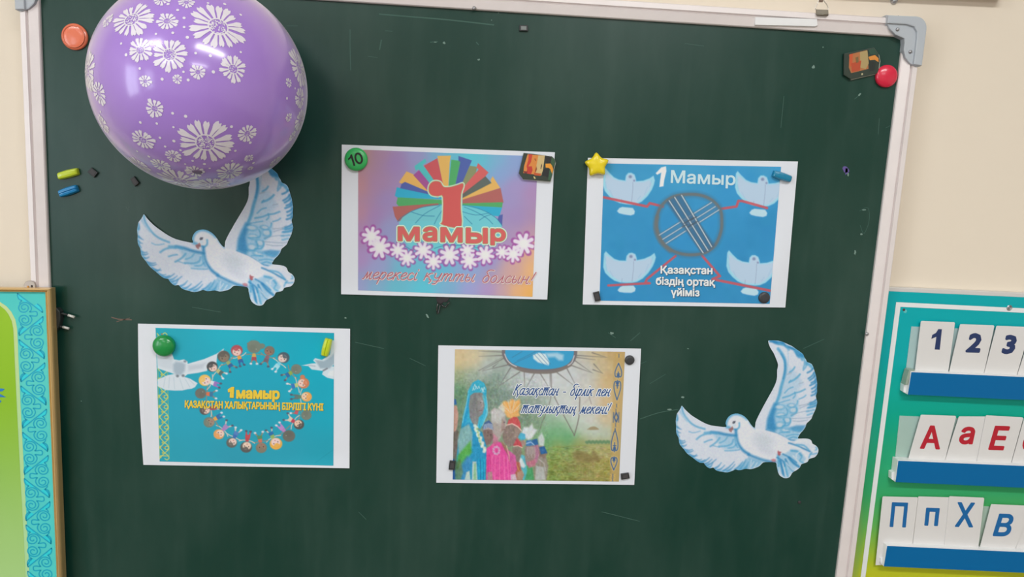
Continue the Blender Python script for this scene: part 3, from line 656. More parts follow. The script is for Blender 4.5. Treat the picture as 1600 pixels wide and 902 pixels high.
# ---------------------------------------------------------------- ink: a small raster painter, in photo-pixel coordinates
class Ink:
    def __init__(s, x0, y0, x1, y1, scale, base):
        s.x0, s.y0, s.s = x0, y0, scale
        s.w, s.h = int(math.ceil((x1 - x0) * scale)), int(math.ceil((y1 - y0) * scale))
        s.a = np.ones((s.h, s.w, 3)) * np.asarray(base, float)
        s.X, s.Y = np.meshgrid(x0 + (np.arange(s.w) + .5) / scale, y0 + (np.arange(s.h) + .5) / scale)
        s.mask = None
    def win(s, x0, y0, x1, y1):
        i0 = max(0, int((x0 - s.x0) * s.s)); i1 = min(s.w, int((x1 - s.x0) * s.s) + 2)
        j0 = max(0, int((y0 - s.y0) * s.s)); j1 = min(s.h, int((y1 - s.y0) * s.s) + 2)
        return slice(j0, j1), slice(i0, i1)
    def put(s, sl, al, col):
        if s.mask is not None: al = al * s.mask[sl]
        al = al[..., None]; s.a[sl] = s.a[sl] * (1 - al) + np.asarray(col, float) * al
    def sd(s, pts, sl, closed):
        X, Y = s.X[sl], s.Y[sl]; d2 = np.full(X.shape, 1e9); p = np.asarray(pts, float)
        q = np.roll(p, -1, 0) if closed else p[1:]
        ins = np.zeros(X.shape, bool)
        for (ax, ay), (bx, by) in zip(p, q):
            dx, dy = bx - ax, by - ay; l2 = dx * dx + dy * dy + 1e-12
            t = np.clip(((X - ax) * dx + (Y - ay) * dy) / l2, 0, 1)
            d2 = np.minimum(d2, (X - ax - t * dx) ** 2 + (Y - ay - t * dy) ** 2)
            if closed and ay != by: ins ^= ((ay > Y) != (by > Y)) & (X < dx * (Y - ay) / dy + ax)
        d = np.sqrt(d2)
        return np.where(ins, -d, d) if closed else d
    def poly(s, pts, col, al=1.0, soft=0.5, n=0):
        if n: pts = smooth_curve(pts, n)
        p = np.asarray(pts, float); m = soft + 1
        sl = s.win(p[:, 0].min() - m, p[:, 1].min() - m, p[:, 0].max() + m, p[:, 1].max() + m)
        if s.X[sl].size == 0: return
        d = s.sd(p, sl, True); s.put(sl, np.clip(0.5 - d / (2 * soft), 0, 1) * al, col)
    def line(s, pts, w, col, al=1.0, soft=0.5, n=0, taper=False):
        if n: pts = smooth_curve(pts, n, False)
        p = np.asarray(pts, float); m = w / 2 + soft + 1
        sl = s.win(p[:, 0].min() - m, p[:, 1].min() - m, p[:, 0].max() + m, p[:, 1].max() + m)
        if s.X[sl].size == 0: return
        d = s.sd(p, sl, False); hw = w / 2
        if taper:   # thinner towards the far end
            L_ = np.linalg.norm(p[-1] - p[0]) + 1e-6; u = ((s.X[sl] - p[0][0]) * (p[-1][0] - p[0][0]) + (s.Y[sl] - p[0][1]) * (p[-1][1] - p[0][1])) / L_ ** 2
            hw = w / 2 * np.clip(1.0 - 0.8 * u, 0.15, 1)
        s.put(sl, np.clip(0.5 - (d - hw) / (2 * soft), 0, 1) * al, col)
    def blob(s, cx, cy, rx, ry, col, al=1.0, soft=0.25, ang=0.0):
        m = max(rx, ry) * (1 + soft) + 1; sl = s.win(cx - m, cy - m, cx + m, cy + m)
        if s.X[sl].size == 0: return
        X, Y = s.X[sl] - cx, s.Y[sl] - cy; c, n = math.cos(ang), math.sin(ang)
        r = np.hypot((X * c + Y * n) / rx, (-X * n + Y * c) / ry)
        s.put(sl, np.clip((1 + soft - r) / (2 * soft), 0, 1) * al, col)
    def grad(s, pts, power=2.0):
        """smooth colour field through (x, y, colour) control points"""
        n = np.zeros_like(s.a); d = np.zeros(s.X.shape)
        for x, y, c in pts:
            w = 1 / ((s.X - x) ** 2 + (s.Y - y) ** 2 + 260) ** (power / 2 * 1.4); n += w[..., None] * np.asarray(c, float); d += w
        s.a = n / d[..., None]
    def noise(s, amp, cell, seed=0, sl=None, sx=1, sy=1):
        r = np.random.default_rng(seed); sl = sl or (slice(0, s.h), slice(0, s.w)); h, w = s.X[sl].shape
        gh, gw = int(h / (cell * s.s * sy)) + 3, int(w / (cell * s.s * sx)) + 3; g = r.normal(size=(gh, gw, 3)) * .4 + r.normal(size=(gh, gw, 1))
        yy = np.arange(h) / (cell * s.s * sy); xx = np.arange(w) / (cell * s.s * sx); j = yy.astype(int); i = xx.astype(int); fy = (yy - j)[:, None, None]; fx = (xx - i)[None, :, None]
        fy = fy * fy * (3 - 2 * fy); fx = fx * fx * (3 - 2 * fx)
        v = (g[j][:, i] * (1 - fx) + g[j][:, i + 1] * fx) * (1 - fy) + (g[j + 1][:, i] * (1 - fx) + g[j + 1][:, i + 1] * fx) * fy
        if s.mask is not None: v = v * s.mask[sl][..., None]
        s.a[sl] = s.a[sl] + v * amp
    def blur(s, sig):
        r = int(3 * sig * s.s) + 1; k = np.exp(-.5 * (np.arange(-r, r + 1) / (sig * s.s)) ** 2); k /= k.sum()
        p = np.pad(s.a, ((r, r), (r, r), (0, 0)), 'edge')
        p = sum(k[i] * p[i:i + s.h] for i in range(2 * r + 1)); s.a = sum(k[i] * p[:, i:i + s.w] for i in range(2 * r + 1))
    def get(s, x, y):
        u = np.clip((x - s.x0) * s.s - .5, 0, s.w - 1.001); v = np.clip((y - s.y0) * s.s - .5, 0, s.h - 1.001)
        i, j = u.astype(int), v.astype(int); fx, fy = (u - i)[..., None], (v - j)[..., None]; a = s.a
        return (a[j, i] * (1 - fx) + a[j, i + 1] * fx) * (1 - fy) + (a[j + 1, i] * (1 - fx) + a[j + 1, i + 1] * fx) * fy
def crop(ox, oy, k):
    return lambda pts: [(ox + x / k, oy + y / k) for x, y in pts]
def grid_mesh(xs, ys, depth):
    """xs, ys: 2D arrays of photo pixels; depth: 2D array of y"""
    h, w = xs.shape; v = P(xs.ravel(), ys.ravel(), depth.ravel())
    idx = np.arange(h * w).reshape(h, w)
    q = np.stack([idx[:-1, :-1], idx[1:, :-1], idx[1:, 1:], idx[:-1, 1:]], -1).reshape(-1, 4)
    me = bpy.data.meshes.new('g'); me.vertices.add(h * w); me.vertices.foreach_set('co', v.astype(np.float32).ravel())
    me.loops.add(q.size); me.loops.foreach_set('vertex_index', q.astype(np.int32).ravel())
    me.polygons.add(len(q)); me.polygons.foreach_set('loop_start', (np.arange(len(q)) * 4).astype(np.int32))
    me.update(calc_edges=True)
    me.polygons.foreach_set('use_smooth', np.ones(len(q), bool))
    return me
m_paper = mat('paper_white', (218, 222, 230), 0.6, noise=0.006, nscale=12)
m_ink = vmat('printed_paper', 0.55, 0.15)
def curl(u, v, f):
    """how far the sheet stands off the board at (u, v) in 0..1"""
    return f(u, v)
def poster(corners, pic, ink, label, lift, ncol, sheet_edge=None):
    """A4 sheet: corners TL TR BR BL of the sheet and of the printed picture, in photo pixels on the board"""
    TL, TR, BR_, BL_ = [np.array(c, float) for c in corners]
    c = P(*((TL + BR_) / 2), 0)
    t = empty('poster', (c[0], -0.0006, c[2]), label, 'poster')
    def bil(q, u, v):
        q = [np.array(c_, float) for c_ in q]
        return ((q[0][0] * (1 - u) + q[1][0] * u) * (1 - v) + (q[3][0] * (1 - u) + q[2][0] * u) * v,
                (q[0][1] * (1 - u) + q[1][1] * u) * (1 - v) + (q[3][1] * (1 - u) + q[2][1] * u) * v)
    u, v = np.meshgrid(np.linspace(0, 1, 49), np.linspace(0, 1, 35)); x, y = bil(corners, u, v)
    if sheet_edge is not None: dx, dy = sheet_edge(u, v); x = x + dx; y = y + dy
    dep = -0.0009 - lift(x, y)
    me = grid_mesh(x, y, dep); o = link_mesh('paper_sheet', me, m_paper, t); me.polygons.foreach_set('use_smooth', np.zeros(len(me.polygons), bool))
    so = o.modifiers.new('thickness', 'SOLIDIFY'); so.thickness = 0.0003; so.offset = -1
    w = ncol; h = int(ncol * 0.74)
    u, v = np.meshgrid(np.linspace(0, 1, w), np.linspace(0, 1, h)); x, y = bil(pic, u, v)
    me = grid_mesh(x, y, -0.00125 - lift(x, y))
    cc = ink.get(x.ravel(), y.ravel()); globals()['ink_'](me, alb(np.clip(cc, 0, 255)))
    o = link_mesh('printed_picture', me, m_ink, t)
    return t
ink_ = ink
def hump(cx, cy, rx, ry, h):
    return lambda x, y: h * np.exp(-((x - cx) / rx) ** 2 - ((y - cy) / ry) ** 2)
def flat_text(name, body, p0, p1, cap, m, parent, depth, **k): return text(name, body, p0, p1, cap, m, parent, depth, **k)

# ======================================================= poster 1: flags, globe, flowers
A = Ink(556, 229, 845, 468, 1.75, (160, 130, 180))
z = crop(520, 215, 3.403)
def zc(x, y, c): (X_, Y_), = z([(x, y)]); return (X_, Y_, c)
pur, pk, or_, cy, bl, sal = (160, 124, 176), (176, 138, 176), (222, 168, 104), (82, 186, 204), (126, 162, 200), (178, 138, 140)
A.grad([zc(150, 90, (184, 136, 132)), zc(150, 250, (184, 132, 140)), zc(150, 400, (180, 130, 150)), zc(140, 520, (168, 126, 172)), zc(150, 650, (168, 134, 186)), zc(140, 800, (150, 150, 196)),
        zc(250, 90, (166, 130, 160)), zc(230, 250, (164, 128, 168)), zc(220, 420, (158, 124, 178)), zc(230, 700, (150, 150, 198)), zc(230, 800, (120, 165, 196)),
        zc(330, 130, (154, 124, 178)), zc(290, 330, (152, 130, 182)), zc(300, 480, (144, 146, 192)), zc(330, 800, (96, 176, 196)),
        zc(450, 90, (148, 142, 190)), zc(560, 90, (118, 165, 200)), zc(640, 90, (98, 176, 200)), zc(740, 100, (84, 190, 206)), zc(800, 110, (96, 182, 204)), zc(860, 110, (122, 168, 204)), zc(980, 120, (136, 156, 204)),
        zc(900, 200, (130, 156, 204)), zc(960, 260, (160, 140, 190)), zc(1060, 300, (168, 132, 178)), zc(940, 330, (154, 140, 190)), zc(1070, 420, (164, 132, 172)), zc(980, 420, (156, 132, 184)), zc(1075, 500, (180, 140, 165)),
        zc(480, 800, (84, 184, 204)), zc(400, 700, (104, 178, 202)), zc(560, 700, (98, 178, 206)), zc(620, 810, (116, 164, 198)), zc(720, 700, (136, 160, 206)), zc(720, 820, (150, 148, 202)), zc(830, 820, (166, 138, 192)), zc(830, 640, (150, 138, 196)),
        zc(900, 830, (190, 152, 164)), zc(960, 700, (200, 156, 156)), zc(980, 830, (222, 168, 118)), zc(1050, 830, (232, 168, 86)), zc(1060, 700, (222, 170, 118)), zc(1070, 600, (216, 164, 134)), zc(940, 560, (166, 136, 184)), zc(450, 600, (110, 180, 204)), zc(600, 560, (96, 190, 210)), zc(780, 560, (110, 176, 206))], 2.6)
A.a += np.array([5, 8, 6])
# the fan of coloured bars
red, yel, grn, ind, oli, cor, dgr, brn, mag, tur, cyn = (200, 88, 92), (226, 178, 96), (84, 168, 102), (84, 98, 166), (140, 142, 102), (212, 98, 96), (96, 104, 98), (176, 102, 96), (160, 84, 148), (84, 190, 190), (54, 172, 204)
fan = [([(340, 265), (330, 310), (345, 320), (640, 330), (640, 320)], cyn), ([(370, 232), (358, 270), (640, 330), (640, 300)], ind), ([(345, 318), (338, 350), (350, 366), (650, 352), (640, 335)], grn), ([(318, 368), (330, 420), (345, 445), (600, 445), (560, 350)], brn),
       ([(392, 180), (352, 238), (366, 246), (384, 236), (600, 328), (620, 310), (430, 196)], yel), ([(428, 200), (462, 170), (560, 260), (560, 325), (520, 300)], mag),
       ([(434, 152), (490, 112), (498, 130), (478, 146), (600, 300), (560, 300), (455, 168), (442, 178)], tur), ([(484, 150), (556, 110), (600, 300), (560, 260)], red), ([(556, 98), (628, 96), (622, 130), (612, 300), (596, 300)], yel),
       ([(630, 118), (680, 124), (650, 260), (612, 300)], grn), ([(668, 98), (740, 122), (728, 150), (690, 240), (650, 260), (678, 130), (668, 124)], ind), ([(728, 150), (768, 156), (760, 190), (690, 270), (680, 260)], oli),
       ([(772, 136), (828, 186), (812, 206), (690, 320), (690, 270), (775, 170), (764, 160)], cor), ([(812, 206), (846, 244), (690, 326), (690, 300)], dgr), ([(850, 206), (890, 268), (690, 334), (690, 322), (844, 242), (838, 226)], yel),
       ([(892, 268), (908, 346), (690, 352), (690, 330)], brn), ([(690, 350), (904, 344), (900, 372), (690, 362)], grn), ([(690, 360), (900, 372), (886, 420), (700, 400)], cyn), ([(884, 414), (904, 408), (900, 470), (870, 455)], ind)]
for q, c in fan: A.poly(z(q), c, .95, .45)
# globe
gl = [(345, 452), (365, 425), (420, 390), (480, 372), (560, 360), (640, 358), (720, 366), (800, 388), (860, 418), (890, 450), (905, 470), (880, 590), (700, 600), (480, 590), (400, 575), (340, 560)]
A.poly(z([(352, 452), (372, 424), (420, 390), (480, 370), (560, 360), (640, 356), (720, 362), (800, 386), (860, 418), (900, 466), (890, 550), (830, 590), (740, 606), (640, 612), (500, 600), (410, 578), (352, 530)]), (112, 200, 210), .95, .6)
dk = (50, 120, 160)
for l in ([(345, 448), (365, 425), (420, 392), (490, 368), (570, 358), (650, 356), (730, 366), (810, 392), (870, 430), (900, 468)], [(415, 395), (480, 415), (540, 418)], [(440, 455), (490, 405), (570, 362)], [(540, 460), (560, 420), (600, 360)],
          [(700, 370), (760, 395), (820, 430), (850, 460)], [(780, 440), (810, 420), (840, 410)], [(700, 420), (740, 460)], [(690, 395), (760, 412), (830, 402)], [(540, 590), (600, 574), (700, 576), (800, 592)], [(640, 570), (640, 600)], [(380, 575), (420, 600)]):
    A.line(z(l), .9, dk, .85, .5, 4)
# flowers
flw = [(205, 525, 52, .2), (250, 585, 58, .5), (345, 600, 42, .1), (395, 640, 44, .6), (480, 600, 48, .3), (535, 660, 44, 0), (620, 625, 54, .4), (715, 600, 40, .1), (725, 655, 46, .6), (810, 625, 50, .2), (900, 610, 36, .4), (960, 620, 46, .1), (1015, 565, 58, .3)]
for (fx, fy, fr, ph) in flw:
    (X_, Y_), = z([(fx, fy)]); R_ = fr / 3.403
    for k in range(8):
        a = ph + k * math.pi / 4; A.line([(X_, Y_), (X_ + R_ * .95 * math.cos(a), Y_ + R_ * .95 * math.sin(a))], R_ * .56, (160, 78, 158), .8, 1.0)
for (fx, fy, fr, ph) in flw:
    (X_, Y_), = z([(fx, fy)]); R_ = fr / 3.403
    for k in range(8):
        a = ph + k * math.pi / 4; A.line([(X_, Y_), (X_ + R_ * .82 * math.cos(a), Y_ + R_ * .82 * math.sin(a))], R_ * .36, (228, 224, 236), .95, 1.0)
    A.blob(X_, Y_, R_ * .4, R_ * .4, (232, 230, 240), .9, .5)
# the big figure one with its pale outline
one = [(560, 225), (590, 240), (600, 258), (650, 250), (690, 238), (702, 262), (690, 300), (686, 380), (684, 440), (690, 470), (640, 478), (575, 462), (582, 440), (584, 330), (560, 318), (530, 316), (510, 296), (506, 268), (524, 240)]
onep = smooth_curve(z([(548, 232), (572, 238), (588, 262), (620, 264), (660, 254), (690, 244), (694, 262), (682, 300), (680, 380), (684, 468), (640, 478), (576, 460), (584, 440), (586, 316), (560, 312), (530, 308), (512, 290), (512, 258), (528, 238)]), 3)
A.poly(onep, (206, 232, 212), 1, .4); A.line(list(onep) + [onep[0]], 4.2, (206, 228, 206), 1, .5); A.line(list(onep) + [onep[0]], 1.5, (150, 190, 130), .9, .5)
A.poly(onep, (205, 96, 94), 1, .5)
def lift1(x, y): return hump(560, 455, 60, 40, .0012)(x, y) + hump(850, 440, 30, 60, .0035)(x, y) + hump(700, 462, 90, 18, .002)(x, y)
p1 = poster([(534, 226), (867, 238), (855, 468.3), (533, 460)], [(559.7, 233.8), (840.2, 244.4), (832, 464), (559.5, 453.8)], A, 'white sheet with a red 1 over a globe, coloured bars and flowers', lift1, 440)
DT = -0.0017
m_pale = mat('ink_pale_outline', (212, 234, 214), .5); m_gline = mat('ink_green_line', (140, 186, 128), .5); m_rtext = mat('ink_coral', (208, 96, 94), .5)
def lf(f, x, y): return DT - float(f(np.array(x, float), np.array(y, float)))
for nm, gw, mm, dd in (('printed_outline', 2.3, m_pale, 0.0), ('printed_outline', .8, m_gline, -.0001), ('printed_title', 0, m_rtext, -.0002)):
    for ch, xa, xb, ya, yb_ in (('м', 345, 462, 474, 552), ('а', 478, 555, 474, 554), ('м', 572, 690, 478, 558), ('ы', 707, 824, 480, 564), ('р', 838, 920, 484, 574)):
        q = z([(xa, ya), (xb, yb_)]); glyph_box(nm, ch, q[0][0], q[1][0], q[0][1], q[1][1], mm, p1, (lambda a, b, o=DT + dd: o - lift1(a, b)), 1.5, 0, gw, 0.02)
m_scr = mat('ink_dusty_rose', (176, 96, 110), .5); m_scrb = mat('ink_blush', (222, 206, 206), .5)
for (body, a, b) in (('мерекесі', (158, 752), (446, 758)), ('құтты', (482, 758), (756, 766)), ('болсын!', (790, 770), (1066, 778))):
    q = z([a, b]); lf1 = lambda o: (lambda a, b: o - lift1(a, b))
    hand('script_shadow', body, (q[0][0] + .4, q[0][1] + .5), (q[1][0] + .4, q[1][1] + .5), 11.2, 3.0, m_scrb, p1, lf1(DT - .0001), .30)
    hand('script_writing', body, q[0], q[1], 11.2, 1.45, m_scr, p1, lf1(DT - .0003), .30)

# ======================================================= poster 2: steppe ring and four doves on blue
B = Ink(932, 251, 1225, 479, 1.75, (62, 150, 200))
z = crop(900, 230, 3.469)
B.grad([zc(160, 100, (66, 150, 196)), zc(600, 110, (70, 158, 204)), zc(1100, 120, (72, 158, 204)), zc(160, 480, (58, 146, 196)), zc(600, 450, (56, 144, 198)), zc(1050, 450, (54, 140, 192)), zc(140, 800, (54, 140, 194)), zc(600, 820, (54, 140, 190)), zc(1040, 820, (56, 142, 192)), zc(900, 240, (60, 150, 204))], 2.0)
B.noise(1.2, 12, 3)
wh, whs, fd = (182, 204, 226), (160, 214, 236), (140, 160, 190)
def small_dove(k, s_=1.0):
    """k: crop -> photo; body drawn in the lower-left dove's crop"""
    B.poly(k([(35, 150), (60, 115), (110, 165), (180, 222), (250, 245), (340, 248), (352, 180), (385, 142), (430, 135), (475, 155), (492, 200), (500, 240), (600, 220), (690, 180), (745, 140), (765, 200), (750, 260), (720, 330), (660, 420), (580, 500), (500, 545), (430, 560), (340, 562), (260, 556), (180, 530), (110, 480), (50, 420), (22, 340), (28, 240)]), whs, .95, .9)
    B.poly(k([(60, 170), (110, 200), (180, 245), (260, 262), (350, 262), (365, 190), (395, 160), (430, 152), (465, 170), (480, 215), (490, 255), (600, 240), (690, 205), (720, 250), (690, 330), (630, 410), (560, 480), (480, 530), (330, 540), (230, 520), (140, 460), (80, 390), (60, 300)]), wh, .95, 1.2)
    B.line(k([(452, 260), (450, 350), (440, 450), (430, 540)]), .8, fd, .8, .6, 3); B.line(k([(290, 500), (284, 560)]), .7, fd, .8, .5)
    B.blob(*k([(414, 190)])[0], 2.4, 2.3, (120, 135, 170), .9, .5); B.blob(*k([(470, 235)])[0], 1.8, 1.6, (130, 140, 180), .8, .5)
    for a_, b_ in (((40, 180), (60, 240)), ((60, 300), (70, 380)), ((120, 400), (160, 470)), ((720, 200), (690, 290)), ((660, 300), (620, 400)), ((560, 430), (520, 480))): B.line(k([a_, b_]), 1.2, (150, 190, 220), .6, .9)
    B.poly(k([(225, 665), (260, 620), (300, 602), (450, 600), (480, 640), (470, 680), (420, 702), (320, 700), (250, 690)]), (190, 220, 238), .95, .9)
def affk(sx, sy, ox, oy, sh=0.0): return lambda pts: [(ox + x * sx, oy + y * sy + x * sh) for x, y in pts]
k0 = crop(940, 380, 9.023)
small_dove(k0)
small_dove(affk(.1095, .118, 939.5, 248.5, .013))
small_dove(affk(.1100, .1125, 1132.5, 377.5, .014))
def k3(pts): return [(1146 + x * .110, 253.5 + y * .115 + x * .012) for x, y in pts]
small_dove(k3)
rd = (196, 92, 102)
for l, w_ in (([(150, 272), (385, 322), (400, 304), (470, 322)], 4.2), ([(790, 334), (870, 322), (880, 292), (900, 292), (1035, 330)], 4.2), ([(175, 750), (400, 738), (375, 735), (385, 715), (540, 590)], 3.8), ([(685, 590), (780, 700), (740, 716), (850, 738), (1050, 778)], 4.2)):
    B.line(z(l), w_ * .95, rd, .92, .5)
# ring
gy = (104, 116, 124)
ring = smooth_curve(z([(610, 256), (680, 262), (740, 290), (782, 340), (790, 400), (785, 460), (755, 530), (700, 572), (630, 584), (560, 576), (500, 548), (460, 500), (438, 440), (440, 370), (470, 310), (530, 268)]), 4)
B.line(list(ring) + [ring[0]], 9.5, (84, 112, 136), .5, 3.0)
B.line(list(ring) + [ring[0]], 4.6, (108, 118, 122), .95, .9); B.line(z([(440, 380), (432, 440), (458, 510), (510, 560)]), 7, (112, 118, 118), .7, 1.8, 3)
B.mask = (np.clip(.5 - B.sd(ring, (slice(0, B.h), slice(0, B.w)), True), 0, 1))
gb, wl = (96, 118, 134), (206, 214, 220)
B.poly(z([(455, 470), (735, 292), (780, 340), (490, 530)]), (80, 130, 168), .55, 2); 
for a_, b_ in (((450, 478), (735, 300)), ((470, 500), (755, 322)), ((488, 522), (775, 340))):
    B.line(z([a_, b_]), 3.2, gb, .5, 1.5); B.line(z([a_, b_]), 1.2, wl, .9, .5)
B.poly(z([(488, 300), (560, 255), (760, 540), (690, 590)]), (70, 108, 142), .75, 2)
for a_, b_ in (((505, 290), (690, 575)), ((535, 272), (715, 560)), ((572, 260), (735, 540))):
    B.line(z([a_, b_]), 4.5, (92, 108, 118), .6, 1.5); B.line(z([a_, b_]), 1.5, wl, .95, .5)
for q in ((600, 405), (625, 390), (620, 425), (645, 410), (590, 425), (640, 385)): B.line(z([(q[0] - 14, q[1] + 8), (q[0] + 12, q[1] - 7)]), 2.0, (80, 90, 100), .7, .6)
B.mask = None
# hand written 1
B.poly(z([(432, 142), (462, 110), (488, 104), (490, 130), (478, 180), (474, 212), (452, 216), (456, 180), (462, 138), (440, 150)]), (228, 232, 240), 1, .6)
def lift2(x, y): return hump(1215, 420, 26, 60, .004)(x, y) + hump(915, 380, 24, 60, .0015)(x, y) + hump(1080, 478, 90, 14, .0012)(x, y)
p2 = poster([(918.7, 246.7), (1246.8, 252.5), (1227, 480.8), (910.4, 476)], [(943.8, 255.4), (1220.5, 260.8), (1202.7, 475), (936.6, 470)], B, 'white sheet printed blue with a grey steppe ring, red lines and four white doves', lift2, 420)
m_wt = mat('ink_white', (226, 234, 244), .5); m_wt2 = mat('ink_pale_blue', (196, 222, 238), .5); m_sh = mat('ink_shadow_blue', (40, 84, 116), .5)
q = z([(515, 192), (862, 205)]); text('printed_title', 'Мамыр', q[0], q[1], 66 / 3.469, m_wt2, p2, (lambda a, b, o=DT: o - lift2(a, b)), offset=.022)
for body, a, b in (('Қазақстан', (460, 684), (738, 688)), ('біздің ортақ', (434, 745), (752, 752)), ('үйіміз', (516, 806), (668, 808))):
    q = z([a, b]); text('lettering_shadow', body, (q[0][0] + .6, q[0][1] + .7), (q[1][0] + .6, q[1][1] + .7), 11.5, m_sh, p2, (lambda a, b, o=DT: o - lift2(a, b)), offset=.06)
    text('printed_line', body, q[0], q[1], 11.5, m_wt, p2, (lambda a, b, o=DT - .0002: o - lift2(a, b)), offset=.035)

# ======================================================= poster 3: ring of children, doves, yellow ornament
Cc = Ink(241, 510, 524, 730, 1.9, (38, 168, 190))
z = crop(205, 500, 3.758)
Cc.grad([zc(150, 60, (44, 166, 186)), zc(600, 60, (40, 176, 198)), zc(1180, 90, (30, 160, 184)), zc(1100, 200, (26, 172, 196)), zc(700, 350, (38, 164, 190)), zc(300, 500, (48, 162, 188)), zc(700, 550, (44, 160, 186)), zc(1150, 500, (32, 166, 190)), zc(1150, 800, (40, 158, 180)), zc(600, 820, (50, 154, 178)), zc(190, 820, (48, 158, 180)), zc(900, 780, (46, 158, 182))], 2.0)
Cc.line(z([(1080, 840), (1190, 760)]), 1.0, (34, 140, 162), .5, 1.0)
# yellow ornament strip
ye, yg = (206, 206, 110), (180, 190, 90)
def orn_y(y0, y1, step=72):
    yy = y0
    while yy < y1:
        f = lambda pts: z([(156 + (x) + (yy - 300) * .018, yy + y) for x, y in pts])
        if True:
            Cc.line(f([(0, 0), (30, 34), (50, 50), (58, 66), (46, 78), (34, 70)]), 1.35, ye, .95, .45, 3)
            Cc.line(f([(0, 72), (28, 42), (50, 22), (58, 8), (46, -4), (34, 4)]), 1.35, ye, .95, .45, 3)
            Cc.line(f([(58, 4), (58, 72)]), 1.0, yg, .7, .45); Cc.line(f([(2, 0), (2, 72)]), 1.0, yg, .7, .45)
            Cc.poly(f([(14, 36), (26, 26), (26, 46)]), (200, 190, 80), .9, .5); Cc.blob(*f([(28, 4)])[0], 1.3, 1.3, (196, 120, 60), .8, .5)
            Cc.blob(*f([(8, 60)])[0], 1.6, 1.6, ye, .8, .5)
        yy += step
orn_y(80, 130); orn_y(285, 330); orn_y(385, 800, 60)
Cc.line(z([(172, 798), (216, 800)]), 1.4, ye, .9, .4)
# photographic dove on the left
dw, dg, dd_ = (212, 220, 228), (160, 178, 192), (130, 146, 160)
Cc.poly(z([(148, 180), (195, 180), (238, 195), (252, 232), (282, 238), (310, 232), (330, 244), (332, 258), (430, 230), (500, 200), (545, 168), (540, 185), (505, 205), (500, 260), (450, 270), (445, 300), (390, 312), (330, 320), (312, 335), (345, 345), (390, 372), (375, 395), (355, 405), (330, 408), (300, 415), (260, 416), (200, 412), (155, 390), (155, 350), (215, 325), (250, 318), (235, 312), (155, 285)]), dw, .98, .7)
Cc.poly(z([(150, 195), (200, 200), (240, 225), (245, 290), (200, 285), (155, 270)]), (196, 206, 216), .7, 2)
Cc.poly(z([(262, 245), (300, 250), (318, 262), (314, 300), (295, 325), (262, 325), (248, 300), (246, 262)]), (158, 176, 190), .85, 2.2)
Cc.poly(z([(335, 268), (400, 262), (440, 250), (420, 285), (380, 290), (338, 300)]), (178, 188, 200), .6, 2.2)
for a_, b_ in (((200, 340), (190, 395)), ((225, 335), (220, 400)), ((250, 340), (255, 405)), ((285, 345), (305, 405)), ((315, 345), (345, 395)), ((335, 345), (370, 380))): Cc.line(z([a_, b_]), 1.0, (176, 196, 208), .7, .7)
for q in ((272, 330), (305, 328)): Cc.blob(*z([q])[0], 2.2, 2.0, (110, 120, 130), .9, .5)
Cc.blob(*z([(316, 244)])[0], 2.3, 1.8, (120, 130, 142), .8, .5)
# dove at the right edge
Cc.poly(z([(1000, 268), (1060, 256), (1085, 255), (1068, 238), (1080, 225), (1120, 235), (1165, 205), (1180, 120), (1195, 120), (1195, 262), (1180, 272), (1195, 275), (1195, 350), (1150, 340), (1120, 320), (1128, 300), (1060, 292), (1040, 272)]), dw, .95, .6)
Cc.poly(z([(1080, 236), (1130, 242), (1175, 215), (1195, 190), (1195, 255), (1165, 285), (1110, 285)]), (146, 168, 182), .85, 1.5)
Cc.line(z([(1128, 298), (1150, 286)]), 2.5, (110, 116, 126), .8, .7); Cc.line(z([(1040, 268), (1080, 272)]), 1.3, (150, 164, 180), .7, .6)
Cc.poly(z([(1165, 300), (1195, 295), (1195, 335), (1150, 325)]), (220, 226, 232), .9, 1)
# the ring of children: (head x, head y, hair colour, face colour or None, shirt, trousers); feet point to the ring's centre
skin, hair_d, brown_h = (232, 206, 196), (80, 82, 84), (122, 130, 118)
CXr, CYr = 718, 455
kids = [(620, 180, (176, 84, 92), skin, (236, 160, 70), (60, 100, 160), 34), (722, 158, brown_h, None, (214, 170, 90), (170, 80, 90), 40), (812, 182, (128, 116, 104), (150, 120, 105), (150, 100, 110), (120, 100, 110), 30), (895, 222, (82, 96, 106), skin, (130, 206, 226), (170, 220, 236), 34),
        (970, 290, brown_h, None, (150, 170, 80), (50, 110, 170), 31), (1012, 372, (206, 128, 92), skin, (190, 200, 130), (60, 120, 190), 33), (1030, 452, (234, 164, 90), (240, 205, 180), (100, 130, 110), (100, 120, 120), 30),
        (1028, 560, brown_h, None, (60, 160, 180), (200, 90, 100), 30), (985, 615, (90, 86, 84), (236, 204, 180), (200, 70, 90), (220, 200, 180), 30), (926, 682, (110, 110, 102), None, (190, 130, 190), (190, 140, 200), 36), (850, 728, (238, 172, 80), (236, 204, 206), (150, 180, 100), (50, 110, 170), 36),
        (764, 752, (130, 124, 108), (150, 128, 110), (214, 112, 90), (90, 140, 100), 32), (675, 748, (96, 92, 90), (236, 210, 190), (196, 74, 80), (200, 80, 86), 34), (590, 722, (104, 104, 100), skin, (70, 110, 180), (90, 130, 190), 31), (515, 672, (228, 160, 96), skin, (180, 130, 190), (170, 140, 190), 31),
        (457, 602, brown_h, (160, 140, 125), (236, 166, 80), (60, 110, 170), 32), (432, 530, (100, 90, 88), skin, (170, 80, 90), (180, 90, 100), 30), (408, 432, (116, 114, 106), None, (226, 116, 80), (70, 120, 160), 32), (432, 355, (240, 190, 104), (232, 208, 208), (226, 226, 236), (160, 120, 190), 35),
        (476, 275, hair_d, skin, (214, 206, 140), (90, 110, 110), 32), (543, 215, (104, 98, 92), (140, 128, 112), (160, 170, 110), (56, 100, 160), 36)]
